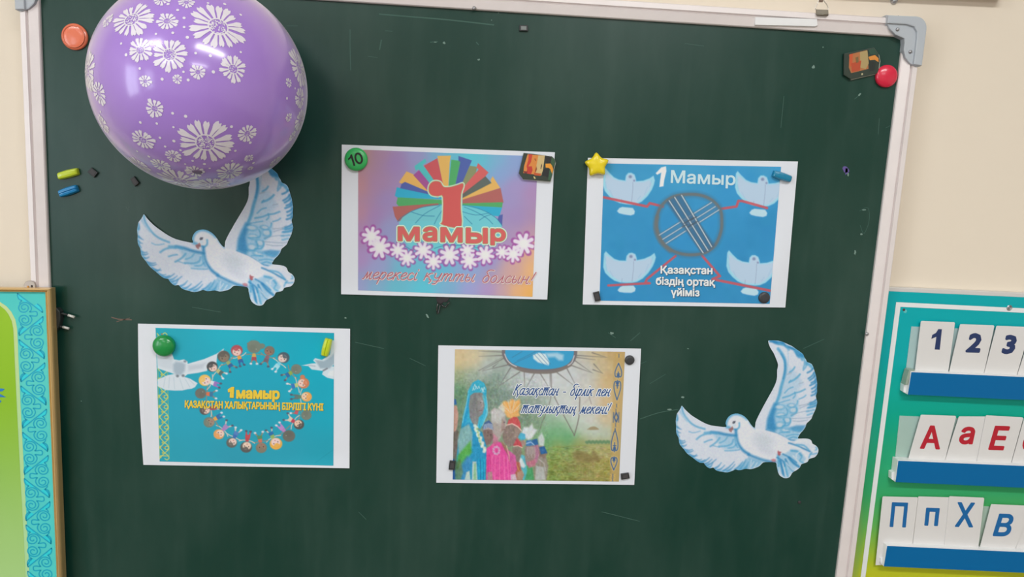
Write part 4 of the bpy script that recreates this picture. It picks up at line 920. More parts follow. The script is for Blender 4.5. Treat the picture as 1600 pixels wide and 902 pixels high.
for i, (hx, hy, hc, fc, sc, tc_, hr) in enumerate(kids):
    dx, dy = CXr - hx, CYr - hy; L_ = math.hypot(dx, dy); dx /= L_; dy /= L_; nx, ny = -dy, dx
    at_ = lambda u, v: (hx + dx * u + nx * v, hy + dy * u + ny * v)
    r = lambda u, v: z([at_(u, v)])[0]
    k = 1 / 3.758
    # arms, legs, feet
    arm = (214, 200, 186) if fc is not None and fc[0] > 200 else (150, 136, 120)
    for s_ in (-1, 1):
        Cc.line([r(hr + 6, s_ * 8), r(hr + 4, s_ * 28), r(hr - 4 + 10 * (i % 2), s_ * 46)], 1.5, arm, .9, .5, 3)
        Cc.line([r(hr + 34, s_ * 8), r(hr + 56, s_ * (12 + 5 * (i % 3)))], 2.2, arm if i % 3 else tc_, .9, .5)
        Cc.blob(*r(hr + 60, s_ * (13 + 5 * (i % 3))), 2.1, 1.6, (222, 222, 230) if i % 2 else (90, 90, 110), .9, .4)
    Cc.poly([r(hr - 2, -8), r(hr - 2, 8), r(hr + 24, 14), r(hr + 24, -14)], sc, .95, .6)
    Cc.poly([r(hr + 20, -14), r(hr + 20, 14), r(hr + 42, 15), r(hr + 40, 2), r(hr + 42, -15)], tc_, .95, .6)
    if i == 19:
        for w_ in (4, 12, 20): Cc.line([r(hr + w_, -9), r(hr + w_, 9)], .7, (120, 120, 90), .8, .4)
    Cc.blob(*r(0, 0), hr * k * 1.02, hr * k * .95, hc, .98, .1)
    if i in (1, 5, 7): Cc.blob(*r(-4, -hr * 1.15 if i == 1 else hr * 1.1), hr * k * .45, hr * k * .4, hc, .95, .2)
    if i == 1: Cc.poly([r(-hr * .5, hr * 1.1), r(-hr, hr * .3), r(0, hr * .9)], hc, .95, .6)
    if fc is not None:
        Cc.blob(*r(hr * .25, 3), hr * k * .74, hr * k * .66, fc, .95, .16)
        Cc.poly([r(-hr * .35, -hr * .5), r(-hr * .5, hr * .5), r(-hr * .05, hr * .35), r(hr * .1, -.05 * hr), r(-hr * .1, -hr * .4)], hc, .9, .5)
        for q in ((.15, -.3), (.15, .42)): Cc.blob(*r(hr * q[0], hr * q[1]), .85, .85, (70, 56, 60), .9, .4)
        Cc.blob(*r(hr * .55, hr * .1), 1.0, .7, (176, 80, 90), .8, .4)
    else:
        Cc.blob(*r(hr * .2, hr * .2), hr * k * .5, hr * k * .5, tuple(np.array(hc) * .93), .6, .4)
        Cc.blob(*r(hr * .35, -hr * .3), .7, .7, (190, 190, 180), .7, .5)
def lift3(x, y): return hump(222, 640, 14, 80, .0025)(x, y) + hump(545, 600, 18, 90, .0015)(x, y) + hump(500, 735, 70, 14, .003)(x, y)
def edge3(u, v): return (-2.2 * (1 - u) ** 6 * np.sin(np.pi * v) ** 1.0 * np.where(v > .0, 1, 0), 0 * u)
p3 = poster([(215.6, 505.9), (547, 514), (546, 732), (224, 726.7)], [(243, 512.5), (522, 520.5), (520.9, 728), (249.4, 721.4)], Cc, 'white sheet printed turquoise with a ring of children holding hands', lift3, 460, edge3)
m_yt = mat('ink_yellow', (240, 196, 60), .5); m_yd = mat('ink_yellow_shadow', (110, 130, 90), .5)
q = z([(569, 410), (590, 396), (603, 396), (600, 456), (580, 456), (582, 420), (570, 424)])
flat_poly('lettering_shadow', [(x + .5, y + .7) for x, y in q], (lambda a, b, o=DT: o - lift3(a, b)), m_yd, p3, .5); flat_poly('printed_line', q, (lambda a, b, o=DT - .0002: o - lift3(a, b)), m_yt, p3, .5)
for body, a, b, cp, of in (('мамыр', (620, 459), (868, 463), 15.6, .05), ('ҚАЗАҚСТАН ХАЛЫҚТАРЫНЫҢ БІРЛІГІ КҮНІ', (316, 514), (1126, 532), 10.6, .035)):
    q = z([a, b]); text('lettering_shadow', body, (q[0][0] + .5, q[0][1] + .7), (q[1][0] + .5, q[1][1] + .7), cp, m_yd, p3, (lambda a, b, o=DT: o - lift3(a, b)), offset=of)
    text('printed_line', body, q[0], q[1], cp, m_yt, p3, (lambda a, b, o=DT - .0002: o - lift3(a, b)), offset=of)

# ======================================================= poster 4: shanyrak sun, people in national dress, wheat field
D = Ink(703, 542, 980, 756, 1.9, (200, 200, 200))
z = crop(670, 530, 3.838)
tan_, mist, dgn, grs, fld = (214, 184, 136), (196, 202, 204), (108, 140, 120), (92, 158, 108), (156, 150, 84)
D.grad([zc(170, 80, (206, 184, 146)), zc(170, 150, (222, 196, 148)), zc(260, 130, (214, 196, 160)), zc(170, 210, (140, 160, 128)), zc(170, 320, (96, 140, 110)), zc(260, 220, (150, 172, 160)), zc(350, 180, (178, 190, 190)), zc(400, 250, (128, 152, 140)),
        zc(360, 320, (110, 134, 118)), zc(450, 350, (128, 150, 140)), zc(500, 250, (180, 190, 190)), zc(600, 240, (196, 202, 206)), zc(720, 260, (206, 210, 214)), zc(850, 230, (198, 204, 208)), zc(950, 200, (192, 194, 190)), zc(1040, 130, (196, 184, 150)), zc(1090, 100, (190, 160, 108)),
        zc(1090, 250, (200, 172, 122)), zc(1080, 380, (206, 178, 134)), zc(1060, 480, (204, 184, 148)), zc(960, 350, (206, 204, 200)), zc(880, 420, (206, 210, 210)), zc(780, 400, (206, 210, 212)), zc(650, 380, (150, 166, 156)), zc(560, 450, (120, 144, 124)), zc(640, 500, (130, 150, 128)),
        zc(720, 500, (150, 184, 156)), zc(740, 560, (112, 176, 130)), zc(840, 590, (92, 168, 116)), zc(720, 620, (100, 164, 112)), zc(900, 520, (190, 206, 196)), zc(1000, 560, (190, 208, 204)), zc(1060, 590, (176, 196, 190)), zc(960, 480, (206, 208, 204)),
        zc(760, 660, (150, 160, 90)), zc(900, 640, (150, 156, 92)), zc(1020, 640, (170, 160, 100)), zc(1080, 640, (168, 156, 90)), zc(760, 760, (128, 144, 74)), zc(900, 740, (150, 146, 88)), zc(1040, 760, (158, 150, 84)), zc(760, 840, (124, 140, 76)), zc(900, 840, (140, 142, 84)), zc(1080, 840, (150, 144, 80)), zc(600, 800, (140, 140, 120)), zc(170, 600, (110, 130, 110)), zc(165, 820, (80, 110, 110))], 2.8)
D.noise(3.0, 4, 5)
sl = D.win(*z([(150, 190)])[0], *z([(640, 520)])[0]); D.noise(5, 2.4, 6, sl)
sl = D.win(*z([(690, 640)])[0], *z([(1095, 856)])[0]); D.noise(9, 1.4, 7, sl, sx=2.2); D.noise(7, 4, 8, sl, sx=1.5)
# tree line and hut
for k in range(26):
    (X_, Y_), = z([(945 + k * 6, 618 + 5 * math.sin(k * 1.7))]); D.blob(X_, Y_, 2.2, 2.0, (104, 140, 104), .85, .5)
D.line(z([(720, 652), (880, 640), (1090, 632)]), 1.4, (140, 150, 84), .6, 1.0, 3)
D.poly(z([(950, 545), (965, 530), (990, 524), (1010, 532), (1018, 544)]), (156, 142, 110), .9, .8, 3)
D.poly(z([(850, 548), (860, 515), (880, 502), (930, 505), (960, 520), (960, 545)]), (180, 192, 178), .5, 2)
# steppe grass fan and wheat ears
rr_ = random.Random(4)
for k in range(90):
    a = (700 + rr_.random() * 400, 700 + rr_.random() * 145); b = (a[0] + rr_.uniform(-30, 30), a[1] - rr_.uniform(20, 55)); c_ = rr_.choice([(196, 184, 110), (120, 134, 70), (176, 168, 96), (136, 128, 84)])
    D.line(z([a, b]), .6, c_, .45, .5)
D.poly(z([(860, 688), (900, 672), (960, 690), (1010, 720), (1000, 735), (940, 740), (890, 722)]), (130, 112, 72), .6, 2.5, 3)
D.poly(z([(980, 700), (985, 668), (1010, 690), (1028, 728), (1010, 735)]), (128, 108, 70), .6, 2, 3)
for k in range(8): D.line(z([(900 + k * 14, 735), (895 + k * 16, 850)]), .8, (136, 124, 78), .4, .9)
# tent poles (uyk) behind the writing
pole = (120, 112, 108)
for l, w_ in (([(735, 200), (735, 310), (725, 380), (690, 480)], 1.2), ([(752, 345), (800, 440), (872, 575)], 1.6), ([(905, 350), (900, 470), (872, 580)], 1.8), ([(690, 470), (660, 560)], 1.0), ([(960, 340), (975, 390)], .8)): D.line(z(l), w_, pole, .75, .6, 3)
for k in range(7): D.line(z([(915 + k * 12, 400 - k * 8), (960 + k * 8, 350 - k * 4)]), .5, (170, 168, 164), .4, .5)
# sun ring
rc = smooth_curve(z([(452, 50), (448, 85), (462, 120), (500, 158), (570, 182), (660, 192), (760, 186), (830, 164), (868, 125), (880, 85), (878, 50)]), 5, False)
rays = [((445, 98), (300, 104)), ((445, 78), (300, 72)), ((455, 112), (325, 185)), ((470, 156), (318, 192)), ((385, 168), (420, 140)), ((490, 172), (415, 295)), ((545, 198), (420, 282)), ((572, 200), (576, 300)), ((632, 208), (582, 296)), ((668, 206), (718, 288)), ((728, 205), (728, 292)), ((770, 202), (872, 280)), ((830, 180), (880, 275)),
        ((870, 125), (975, 200)), ((860, 160), (985, 205)), ((885, 98), (1070, 110)), ((885, 110), (1000, 125)), ((990, 150), (1040, 205)), ((985, 184), (1045, 206)), ((980, 82), (1060, 108)), ((300, 190), (440, 110))]
for a_, b_ in rays: D.line(z([a_, b_]), 1.9 if a_[0] != 300 else 1.2, (118, 116, 114), .8, .7, taper=True)
D.poly(list(rc), (62, 158, 204), 1, .5)
D.line(list(rc), 5.2, (118, 114, 118), 1, .6); D.line(z([(478, 150), (560, 188), (660, 200), (760, 194), (850, 156)]), 4.5, (128, 120, 116), 1, .7, 4)
D.poly(z([(625, 95), (660, 82), (700, 90), (724, 140), (718, 158), (690, 150), (655, 140), (628, 118)]), (222, 232, 240), .95, 1.2); D.poly(z([(700, 85), (770, 82), (808, 95), (805, 128), (780, 128), (755, 108), (715, 110)]), (190, 216, 232), .8, 2.2)
for l in ([(480, 160), (640, 88)], [(500, 110), (560, 75)], [(530, 130), (640, 76)], [(635, 95), (690, 155)], [(650, 85), (712, 152)], [(672, 80), (730, 150)], [(632, 76), (672, 72)]): D.line(z(l), .8, (70, 120, 156), .8, .4)
D.line(z([(455, 90), (470, 125), (495, 150), (525, 165)]), 1.4, (216, 220, 226), .9, .5, 3); D.line(z([(872, 100), (858, 140), (835, 158)]), 1.4, (216, 214, 220), .9, .5, 3)
# ornament strip at the right
D.poly(z([(1112, 74), (1180, 76), (1142, 860), (1085, 860)]), (186, 158, 104), .75, 2.0)
on, oc = (54, 92, 148), (220, 190, 122)
def motif(cx_, cy_, sy, s_=1.0, flip=1):
    f = lambda pts: z([(cx_ + x * s_ - (y * flip * s_ * sy) * 0.03, cy_ + y * flip * s_ * sy) for x, y in pts])
    for w_, c_ in ((3.6, oc), (1.7, on)):
        for s2 in (-1, 1): D.line(f([(0, -52), (s2 * 12, -20), (s2 * 20, 10), (s2 * 18, 38), (s2 * 8, 44), (s2 * 5, 30)]), w_, c_, .95, .5, 4)
        D.line(f([(0, 8), (0, 50)]), w_, c_, .95, .5); D.line(f([(-9, 22), (9, 22)]), w_ * .8, c_, .95, .5)
motif(1137, 190, .85); motif(1130, 305, 1.15, 1.0, -1); motif(1115, 610, 1.35); motif(1110, 745, .85, .9, -1)
for (x_, y_) in ((1140, 100), (1126, 400), (1122, 430), (1120, 515), (1118, 545), (1103, 820), (1102, 845)):
    D.line(z([(x_ - 14, y_ - 8), (x_ - 5, y_), (x_ - 14, y_ + 8)]), 1.5, (206, 172, 100), .9, .5, 3); D.line(z([(x_ + 14, y_ - 8), (x_ + 5, y_), (x_ + 14, y_ + 8)]), 1.5, (206, 172, 100), .9, .5, 3); D.line(z([(x_, y_ - 9), (x_, y_ + 9)]), 1.4, on, .7, .5)
D.line(z([(1124, 442), (1112, 470), (1124, 498), (1136, 470), (1124, 442)]), 1.7, on, .95, .5); D.line(z([(1108, 440), (1106, 500)]), 1.2, on, .8, .5); D.line(z([(1140, 440), (1138, 500)]), 1.2, on, .8, .5)
# people, far to near
sk1, sk2 = (152, 140, 136), (138, 122, 116)
D.poly(z([(660, 700), (700, 690), (716, 760), (706, 845), (640, 845), (636, 760)]), (150, 140, 134), .9, 1.2)            # far right figure
D.poly(z([(655, 640), (690, 640), (710, 690), (690, 720), (660, 700)]), (140, 118, 108), .95, 1); D.poly(z([(655, 590), (678, 560), (694, 600), (690, 642), (662, 640)]), (206, 212, 216), .9, 1.5)
D.poly(z([(662, 650), (692, 642), (712, 684), (672, 692)]), (46, 100, 158), .95, .8); D.line(z([(660, 720), (690, 745), (700, 790)]), 1.4, (200, 196, 196), .7, .7)
D.poly(z([(645, 760), (690, 770), (700, 846), (636, 846)]), (190, 202, 206), .6, 1.2)
D.poly(z([(615, 640), (655, 630), (664, 690), (650, 740), (615, 760)]), (176, 120, 150), .9, 1); D.poly(z([(618, 605), (650, 598), (658, 632), (625, 640)]), (54, 104, 160), .95, .8)
D.poly(z([(575, 650), (600, 636), (632, 646), (640, 690), (630, 740), (600, 770), (578, 740)]), (150, 134, 130), .95, 1); D.poly(z([(582, 640), (585, 610), (612, 604), (634, 634), (606, 642)]), (70, 124, 180), .95, .8); D.line(z([(584, 628), (612, 618), (632, 636)]), 1.4, (190, 214, 236), .8, .6)
for k in range(9): D.line(z([(590 + k * 6, 650), (588 + k * 6, 690 + (k % 3) * 10)]), .8, (204, 200, 204), .55, .5)
D.poly(z([(556, 560), (570, 528), (600, 530), (618, 508), (628, 535), (650, 545), (636, 570), (618, 596), (596, 605), (570, 590)]), (212, 218, 222), .95, 1.6)
D.poly(z([(575, 760), (620, 760), (632, 846), (566, 846)]), (76, 158, 104), .95, 1.2); D.poly(z([(585, 740), (640, 720), (640, 760), (600, 775)]), (196, 120, 140), .8, 1)
D.poly(z([(545, 690), (575, 700), (590, 790), (575, 846), (550, 846)]), (90, 180, 200), .9, 1); D.poly(z([(535, 700), (560, 720), (580, 760), (570, 775), (540, 760)]), (226, 232, 232), .85, 1.2)
D.poly(z([(532, 575), (552, 562), (578, 570), (580, 600), (560, 612), (536, 590)]), (78, 176, 208), .95, .8); D.blob(*z([(565, 625)])[0], 4.0, 5, (170, 140, 130), .9, .3)
D.poly(z([(500, 655), (520, 645), (556, 652), (556, 690), (540, 740), (505, 730)]), sk2, .95, 1); D.poly(z([(505, 640), (510, 600), (528, 588), (552, 620), (562, 650), (530, 644)]), (196, 82, 92), .95, .7); D.line(z([(508, 644), (535, 640), (560, 652)]), 1.3, (230, 200, 190), .9, .5)
D.poly(z([(500, 730), (545, 740), (560, 800), (560, 846), (490, 846)]), (176, 100, 84), .9, 1.2); D.line(z([(520, 740), (546, 800)]), 1.4, (214, 170, 90), .8, .6); D.poly(z([(530, 800), (560, 788), (572, 815), (560, 846), (528, 846)]), (170, 140, 120), .95, 1)
# orange plume and red cap
D.poly(z([(430, 400), (450, 372), (480, 378), (500, 360), (520, 372), (545, 360), (550, 390), (540, 430), (545, 460), (500, 480), (470, 470), (450, 440)]), (232, 178, 110), .95, 1.6)
for k in range(14): a_ = -2.8 + k * .19; D.line(z([(495, 450), (495 + 75 * math.cos(a_), 440 + 78 * math.sin(a_))]), 1.1, ((240, 196, 140), (232, 160, 84), (214, 210, 196))[k % 3], .7, .6)
D.poly(z([(415, 410), (440, 390), (458, 420), (450, 460), (425, 440)]), (206, 208, 200), .85, 1.5)
D.poly(z([(455, 520), (480, 510), (535, 520), (556, 545), (540, 580), (520, 610), (505, 640), (480, 650), (450, 620), (440, 570)]), sk2, .98, 1)
D.poly(z([(470, 515), (478, 485), (505, 468), (530, 468), (548, 500), (552, 540), (530, 528), (500, 512)]), (198, 88, 92), .98, .7); D.line(z([(468, 516), (500, 508), (532, 525), (554, 548)]), 1.8, (224, 196, 184), .9, .5)
D.poly(z([(430, 620), (470, 660), (520, 700), (530, 780), (500, 846), (430, 846), (440, 720)]), (206, 92, 160), .95, 1.2); D.poly(z([(436, 610), (462, 640), (478, 720), (468, 700), (440, 660)]), (150, 110, 96), .9, .8)
D.line(z([(466, 640), (482, 700), (480, 760)]), 1.2, (224, 200, 150), .8, .5); D.poly(z([(478, 815), (520, 810), (528, 846), (472, 846)]), (204, 186, 204), .9, 1)
# grey-haired woman in pink
D.poly(z([(340, 660), (370, 640), (400, 610), (430, 620), (470, 690), (490, 760), (492, 846), (345, 846), (345, 760)]), (222, 84, 158), .98, 1.0)
D.poly(z([(375, 480), (372, 430), (395, 412), (430, 425), (455, 450), (466, 500), (455, 545), (440, 570), (425, 600), (395, 620), (375, 560)]), (172, 164, 160), .98, 1.2)
D.poly(z([(374, 440), (392, 418), (430, 425), (460, 455), (440, 470), (425, 520), (400, 500), (378, 510)]), (192, 194, 192), .9, 1.8)
D.poly(z([(440, 480), (462, 500), (455, 545), (430, 560)]), (164, 140, 136), .8, 1.2); D.poly(z([(378, 560), (412, 590), (420, 620), (384, 640)]), (196, 120, 146), .7, 1.5)
for x0_, x1_ in ((400, 395), (425, 425), (450, 455), (470, 480), (380, 372)): D.line(z([(x0_, 700), (x1_, 845)]), 1.3, (240, 130, 186), .7, .8)
D.poly(z([(345, 700), (372, 690), (378, 800), (350, 800)]), (206, 70, 140), .6, 1.5); D.poly(z([(352, 800), (380, 795), (384, 846), (352, 846)]), (170, 140, 140), .9, 1)
for k in range(9): D.blob(*z([(405 + 18 * math.cos(k * .7), 668 + 22 * math.sin(k * .7))])[0], 1.7, 1.7, (206, 180, 206), .85, .5)
# child with beaded cap
D.poly(z([(325, 540), (350, 520), (380, 530), (386, 590), (370, 630), (345, 640), (330, 600)]), (132, 112, 108), .98, 1)
D.poly(z([(322, 530), (335, 500), (360, 486), (382, 510), (386, 545), (355, 530), (330, 545)]), (70, 100, 150), .95, .7)
for k in range(8): D.line(z([(334 + k * 6.4, 506 + abs(k - 4) * 2), (330 + k * 7.4, 540 + abs(k - 4) * 1)]), .9, (222, 226, 230), .85, .5)
# half figure at the left edge
D.poly(z([(148, 400), (168, 400), (178, 450), (172, 520), (160, 560), (148, 560)]), (190, 150, 136), .95, .8); D.poly(z([(148, 362), (162, 360), (168, 392), (148, 396)]), (50, 100, 160), .95, .6); D.poly(z([(146, 560), (175, 540), (180, 600), (165, 700), (146, 720)]), (110, 100, 96), .9, 1)
D.poly(z([(142, 720), (152, 720), (160, 846), (142, 846)]), (40, 90, 160), .9, .8)
# tall woman with blue headdress and veil
D.poly(z([(235, 310), (262, 262), (295, 244), (330, 262), (346, 310), (345, 350), (352, 400), (350, 460), (330, 500), (310, 540), (270, 520), (215, 520), (195, 525), (205, 460), (225, 380)]), (64, 176, 210), .98, .8)
D.poly(z([(236, 330), (226, 400), (205, 500), (195, 525), (215, 520), (240, 430), (245, 350)]), (40, 150, 200), .8, 1.2)
D.poly(z([(248, 340), (270, 322), (320, 320), (334, 345), (335, 400), (322, 450), (300, 470), (292, 520), (262, 510), (246, 470), (240, 400)]), (134, 134, 134), .98, .9)
D.poly(z([(300, 345), (325, 350), (330, 400), (320, 440), (305, 450), (300, 400)]), (160, 156, 156), .6, 2); D.blob(*z([(318, 375)])[0], 2, 1.6, (200, 198, 200), .6, .6); D.poly(z([(255, 345), (275, 330), (290, 340), (275, 400), (265, 460), (250, 440)]), (118, 122, 124), .6, 2.5)
D.poly(z([(248, 330), (252, 285), (275, 255), (305, 248), (335, 270), (346, 300), (344, 330), (300, 318), (270, 322)]), (62, 170, 200), .98, .7)
for (x_, y_) in ((268, 300), (285, 292), (300, 290), (318, 300), (332, 296), (276, 280), (325, 312)): D.line(z([(x_ - 6, y_ + 8), (x_, y_ - 8), (x_ + 5, y_ + 6)]), 1.1, (206, 224, 230), .85, .5)
D.line(z([(325, 340), (340, 400), (350, 440), (330, 490)]), 2.2, (90, 200, 224), .8, 1.0, 3); D.blob(*z([(312, 380)])[0], 1.3, 1.0, (100, 88, 88), .8, .5); D.line(z([(318, 385), (324, 405), (316, 408)]), .8, (196, 180, 176), .8, .5); D.line(z([(300, 430), (318, 428)]), .9, (130, 86, 90), .8, .5)
D.poly(z([(195, 530), (235, 500), (262, 505), (292, 540), (320, 560), (345, 640), (345, 720), (340, 846), (160, 846), (165, 740), (175, 620)]), (48, 150, 196), .98, .8)
D.poly(z([(190, 540), (240, 510), (262, 560), (260, 640), (230, 690), (180, 690), (172, 610)]), (140, 180, 178), .9, 1.4); D.poly(z([(172, 700), (250, 610), (258, 680), (200, 760), (165, 800)]), (88, 172, 76), .9, 2); D.poly(z([(165, 790), (230, 700), (255, 720), (240, 830), (190, 846)]), (70, 140, 190), .8, 2)
D.poly(z([(160, 740), (190, 720), (205, 800), (190, 846), (160, 846)]), (100, 130, 90), .8, 1.5)
for k in range(16): t_ = k / 15; D.blob(*z([(276 + 62 * t_ + 6 * math.sin(k * 2), 520 + 155 * t_)])[0], 2.6, 2.4, (222, 228, 214), .9, .4)
for k in range(6): D.blob(*z([(290 + 20 * k / 5, 540 + 90 * k / 5)])[0], 1.4, 1.8, (150, 190, 110), .7, .5)
D.poly(z([(262, 735), (285, 735), (292, 846), (258, 846)]), (200, 214, 206), .9, 1.0); D.poly(z([(272, 745), (282, 745), (286, 846), (268, 846)]), (110, 176, 110), .6, 1.2)
for x_ in (300, 318, 332): D.line(z([(x_, 720), (x_ + 3, 846)]), 1.6, (40, 176, 214), .8, .8)
for x_ in (308, 326): D.line(z([(x_, 730), (x_ + 2, 846)]), .9, (20, 110, 160), .7, .6)
D.poly(z([(225, 800), (245, 790), (250, 846), (215, 846)]), (210, 220, 200), .8, 1.0)
D.line(z([(238, 330), (222, 410), (203, 500)]), 1.0, (150, 206, 226), .8, .6, 3); D.line(z([(345, 350), (352, 410), (340, 470), (322, 520)]), 1.2, (150, 214, 230), .7, .7, 3)
for (x_, y_) in ((505, 560), (520, 585), (470, 560)): D.blob(*z([(x_, y_)])[0], 1.6, 1.2, (176, 158, 150), .6, .5)
D.poly(z([(520, 530), (545, 545), (530, 575), (512, 590)]), (164, 144, 136), .6, 1.2); D.blob(*z([(452, 500)])[0], 1.2, 1.0, (100, 92, 92), .8, .4); D.line(z([(458, 505), (464, 522), (456, 526)]), .8, (206, 196, 190), .8, .5); D.line(z([(440, 545), (456, 543)]), .8, (120, 84, 88), .7, .5)
D.blob(*z([(372, 575)])[0], 1.1, .9, (90, 80, 80), .8, .4); D.blob(*z([(352, 580)])[0], 1.1, .9, (90, 80, 80), .7, .4); D.line(z([(356, 608), (370, 606)]), .8, (150, 96, 96), .8, .5)
sl = D.win(*z([(143, 240)])[0], *z([(715, 850)])[0]); D.noise(4, 1.1, 21, sl); D.noise(5, 2.2, 22, sl, sy=1.8); D.blur(.33)
def lift4(x, y): return hump(985, 640, 22, 90, .002)(x, y) + hump(860, 756, 80, 12, .0015)(x, y)
p4 = poster([(684.9, 539.9), (1001.7, 545), (991, 758), (681.7, 754.6)], [(710.9, 546), (976.7, 550), (967, 752.8), (707.3, 749.6)], D, 'white sheet with people in bright national dress, a blue sun ring and a wheat field', lift4, 450)
m_tb = mat('ink_royal', (40, 82, 140), .5); m_th = mat('ink_halo', (226, 230, 236), .5)
for body, a, b in (('Қазақстан - бірлік пен', (506, 334), (1084, 342)), ('татулықтың мекені!', (554, 442), (1080, 448))):
    q = z([a, b]); lf4 = lambda o: (lambda a, b: o - lift4(a, b))
    hand('lettering_halo', body, q[0], q[1], 10.2, 3.9, m_th, p4, lf4(DT), .30, True)
    hand('printed_line', body, q[0], q[1], 10.2, 1.55, m_tb, p4, lf4(DT - .0002), .30, True)
# ---------------------------------------------------------------- paper doves
U = crop(1170, 520, 7.517); T_ = crop(1170, 630, 7.517); Lc = crop(1050, 630, 7.517); Rc = crop(1040, 520, 3.76)
dove_out = (U([(228, 100), (262, 92), (350, 95), (420, 118), (470, 142), (508, 158), (560, 196), (610, 230), (640, 258), (652, 290), (672, 318), (684, 345), (720, 358), (745, 378), (762, 420), (775, 462), (790, 510), (797, 560), (804, 600), (800, 650), (802, 700), (788, 742), (796, 785), (804, 820), (792, 860)])
    + T_([(797, 20), (785, 70), (768, 108), (748, 150), (735, 185), (700, 220), (678, 242), (665, 282), (636, 325), (610, 352), (588, 388), (578, 418), (640, 418), (700, 422), (735, 442), (748, 478), (788, 500), (812, 530), (818, 560), (806, 600), (775, 636), (725, 652), (704, 662), (690, 692), (650, 708), (615, 722), (600, 758), (560, 790), (520, 812), (500, 838), (480, 870), (440, 884), (400, 876), (360, 848), (340, 800), (328, 740), (316, 700), (230, 694), (168, 700), (130, 738), (80, 762), (20, 778)])
    + Lc([(870, 772), (830, 782), (785, 790), (745, 780), (715, 795), (650, 815), (590, 808), (530, 797), (500, 775), (482, 758), (445, 768), (408, 748), (385, 722), (372, 704), (330, 702), (285, 676), (240, 640), (200, 612), (165, 580), (140, 545), (105, 505), (85, 470), (78, 410), (56, 370), (48, 320), (50, 270), (44, 215), (52, 160), (60, 125), (85, 90), (105, 55), (118, 32), (150, 72), (220, 138), (300, 190), (380, 235), (460, 264), (560, 278), (640, 282), (630, 245), (640, 200), (672, 155), (720, 130), (775, 125), (830, 145), (870, 175)])
    + T_([(0, 215), (30, 260), (72, 294), (80, 230), (120, 140), (165, 55)]) + U([(165, 880), (230, 762), (280, 672), (318, 590), (333, 520), (333, 440), (345, 380), (322, 310), (292, 240), (250, 172)]))
E = Ink(1052, 528, 1284, 752, 2.6, (208, 216, 230))
bl1, bl2, bl3, blw = (38, 128, 184), (84, 164, 206), (150, 194, 222), (216, 222, 232)
def S(c, l, w, col, al=.8, soft=1.0, n=3): E.line(c(l), w, col, al, soft, n)
# --- raised wing
E.poly(U([(330, 880), (360, 700), (430, 540), (470, 400), (560, 480), (640, 600), (560, 700), (600, 900)]), bl3, .45, 3)
S(U, [(255, 98), (330, 112), (400, 128), (440, 160), (510, 185), (580, 225), (635, 268)], 4.0, bl1, .9, 1.4)
S(U, [(300, 110), (345, 128), (400, 118)], 4.5, bl1, .8, 1.4)
for l in ([(350, 125), (400, 145)], [(440, 160), (470, 200)], [(540, 220), (590, 290)], [(560, 210), (640, 290)], [(600, 270), (630, 320)]): S(U, l, 3.4, bl2, .8, 1.3)
E.poly(U([(540, 215), (640, 262), (655, 300), (620, 290), (560, 280)]), bl1, .6, 1.5)
E.poly(U([(660, 320), (700, 350), (745, 378), (765, 430), (740, 430), (700, 390), (660, 380)]), bl2, .85, 1.5)
for l in ([(650, 300), (655, 360), (640, 420)], [(690, 350), (670, 400), (640, 440)]): S(U, l, 2.2, bl2, .75, 1.1)
S(U, [(345, 190), (390, 250), (425, 330), (430, 430), (415, 520), (385, 620), (362, 720), (330, 810), (290, 900)], 4.6, bl2, .9, 1.4)
S(U, [(380, 250), (420, 330), (425, 440), (405, 540)], 2.4, (60, 140, 190), .8, 1.0)
S(U, [(455, 200), (465, 300), (455, 420), (440, 500)], 1.2, bl3, .7, .9)
for l, w_ in (([(480, 465), (515, 440), (540, 405)], 2.4), ([(455, 490), (500, 470)], 1.4), ([(480, 580), (530, 555), (575, 520), (600, 490)], 3.0), ([(470, 590), (490, 560)], 1.6), ([(590, 600), (640, 585)], 1.2), ([(420, 710), (470, 660), (520, 640)], 1.8), ([(400, 765), (480, 740), (540, 710), (600, 695), (660, 665)], 2.4),
              ([(540, 700), (545, 740), (520, 770)], 1.8), ([(590, 780), (640, 760), (670, 735)], 1.8), ([(575, 800), (565, 840), (540, 870), (560, 895)], 2.2), ([(590, 860), (680, 840), (730, 810)], 1.3), ([(360, 825), (440, 800), (480, 790)], 1.6), ([(350, 880), (420, 860), (500, 860), (560, 870)], 2.0)): S(U, l, w_, bl2 if w_ > 1.5 else (150, 170, 190), .8, .9)
for (a, b) in (((700, 540), (770, 470)), ((715, 560), (780, 500)), ((735, 590), (795, 540)), ((720, 620), (790, 575)), ((740, 660), (800, 610)), ((745, 700), (800, 655)), ((735, 740), (795, 700)), ((720, 830), (800, 780)), ((720, 850), (800, 815)), ((700, 880), (795, 850)), ((690, 470), (755, 420))): S(U, [a, ((a[0] + b[0]) / 2 + 6, (a[1] + b[1]) / 2 + 4), b], 2.6, bl1, .75, 1.0)
S(U, [(770, 470), (790, 560), (798, 650), (792, 740)], 3.0, bl1, .55, 2.0)
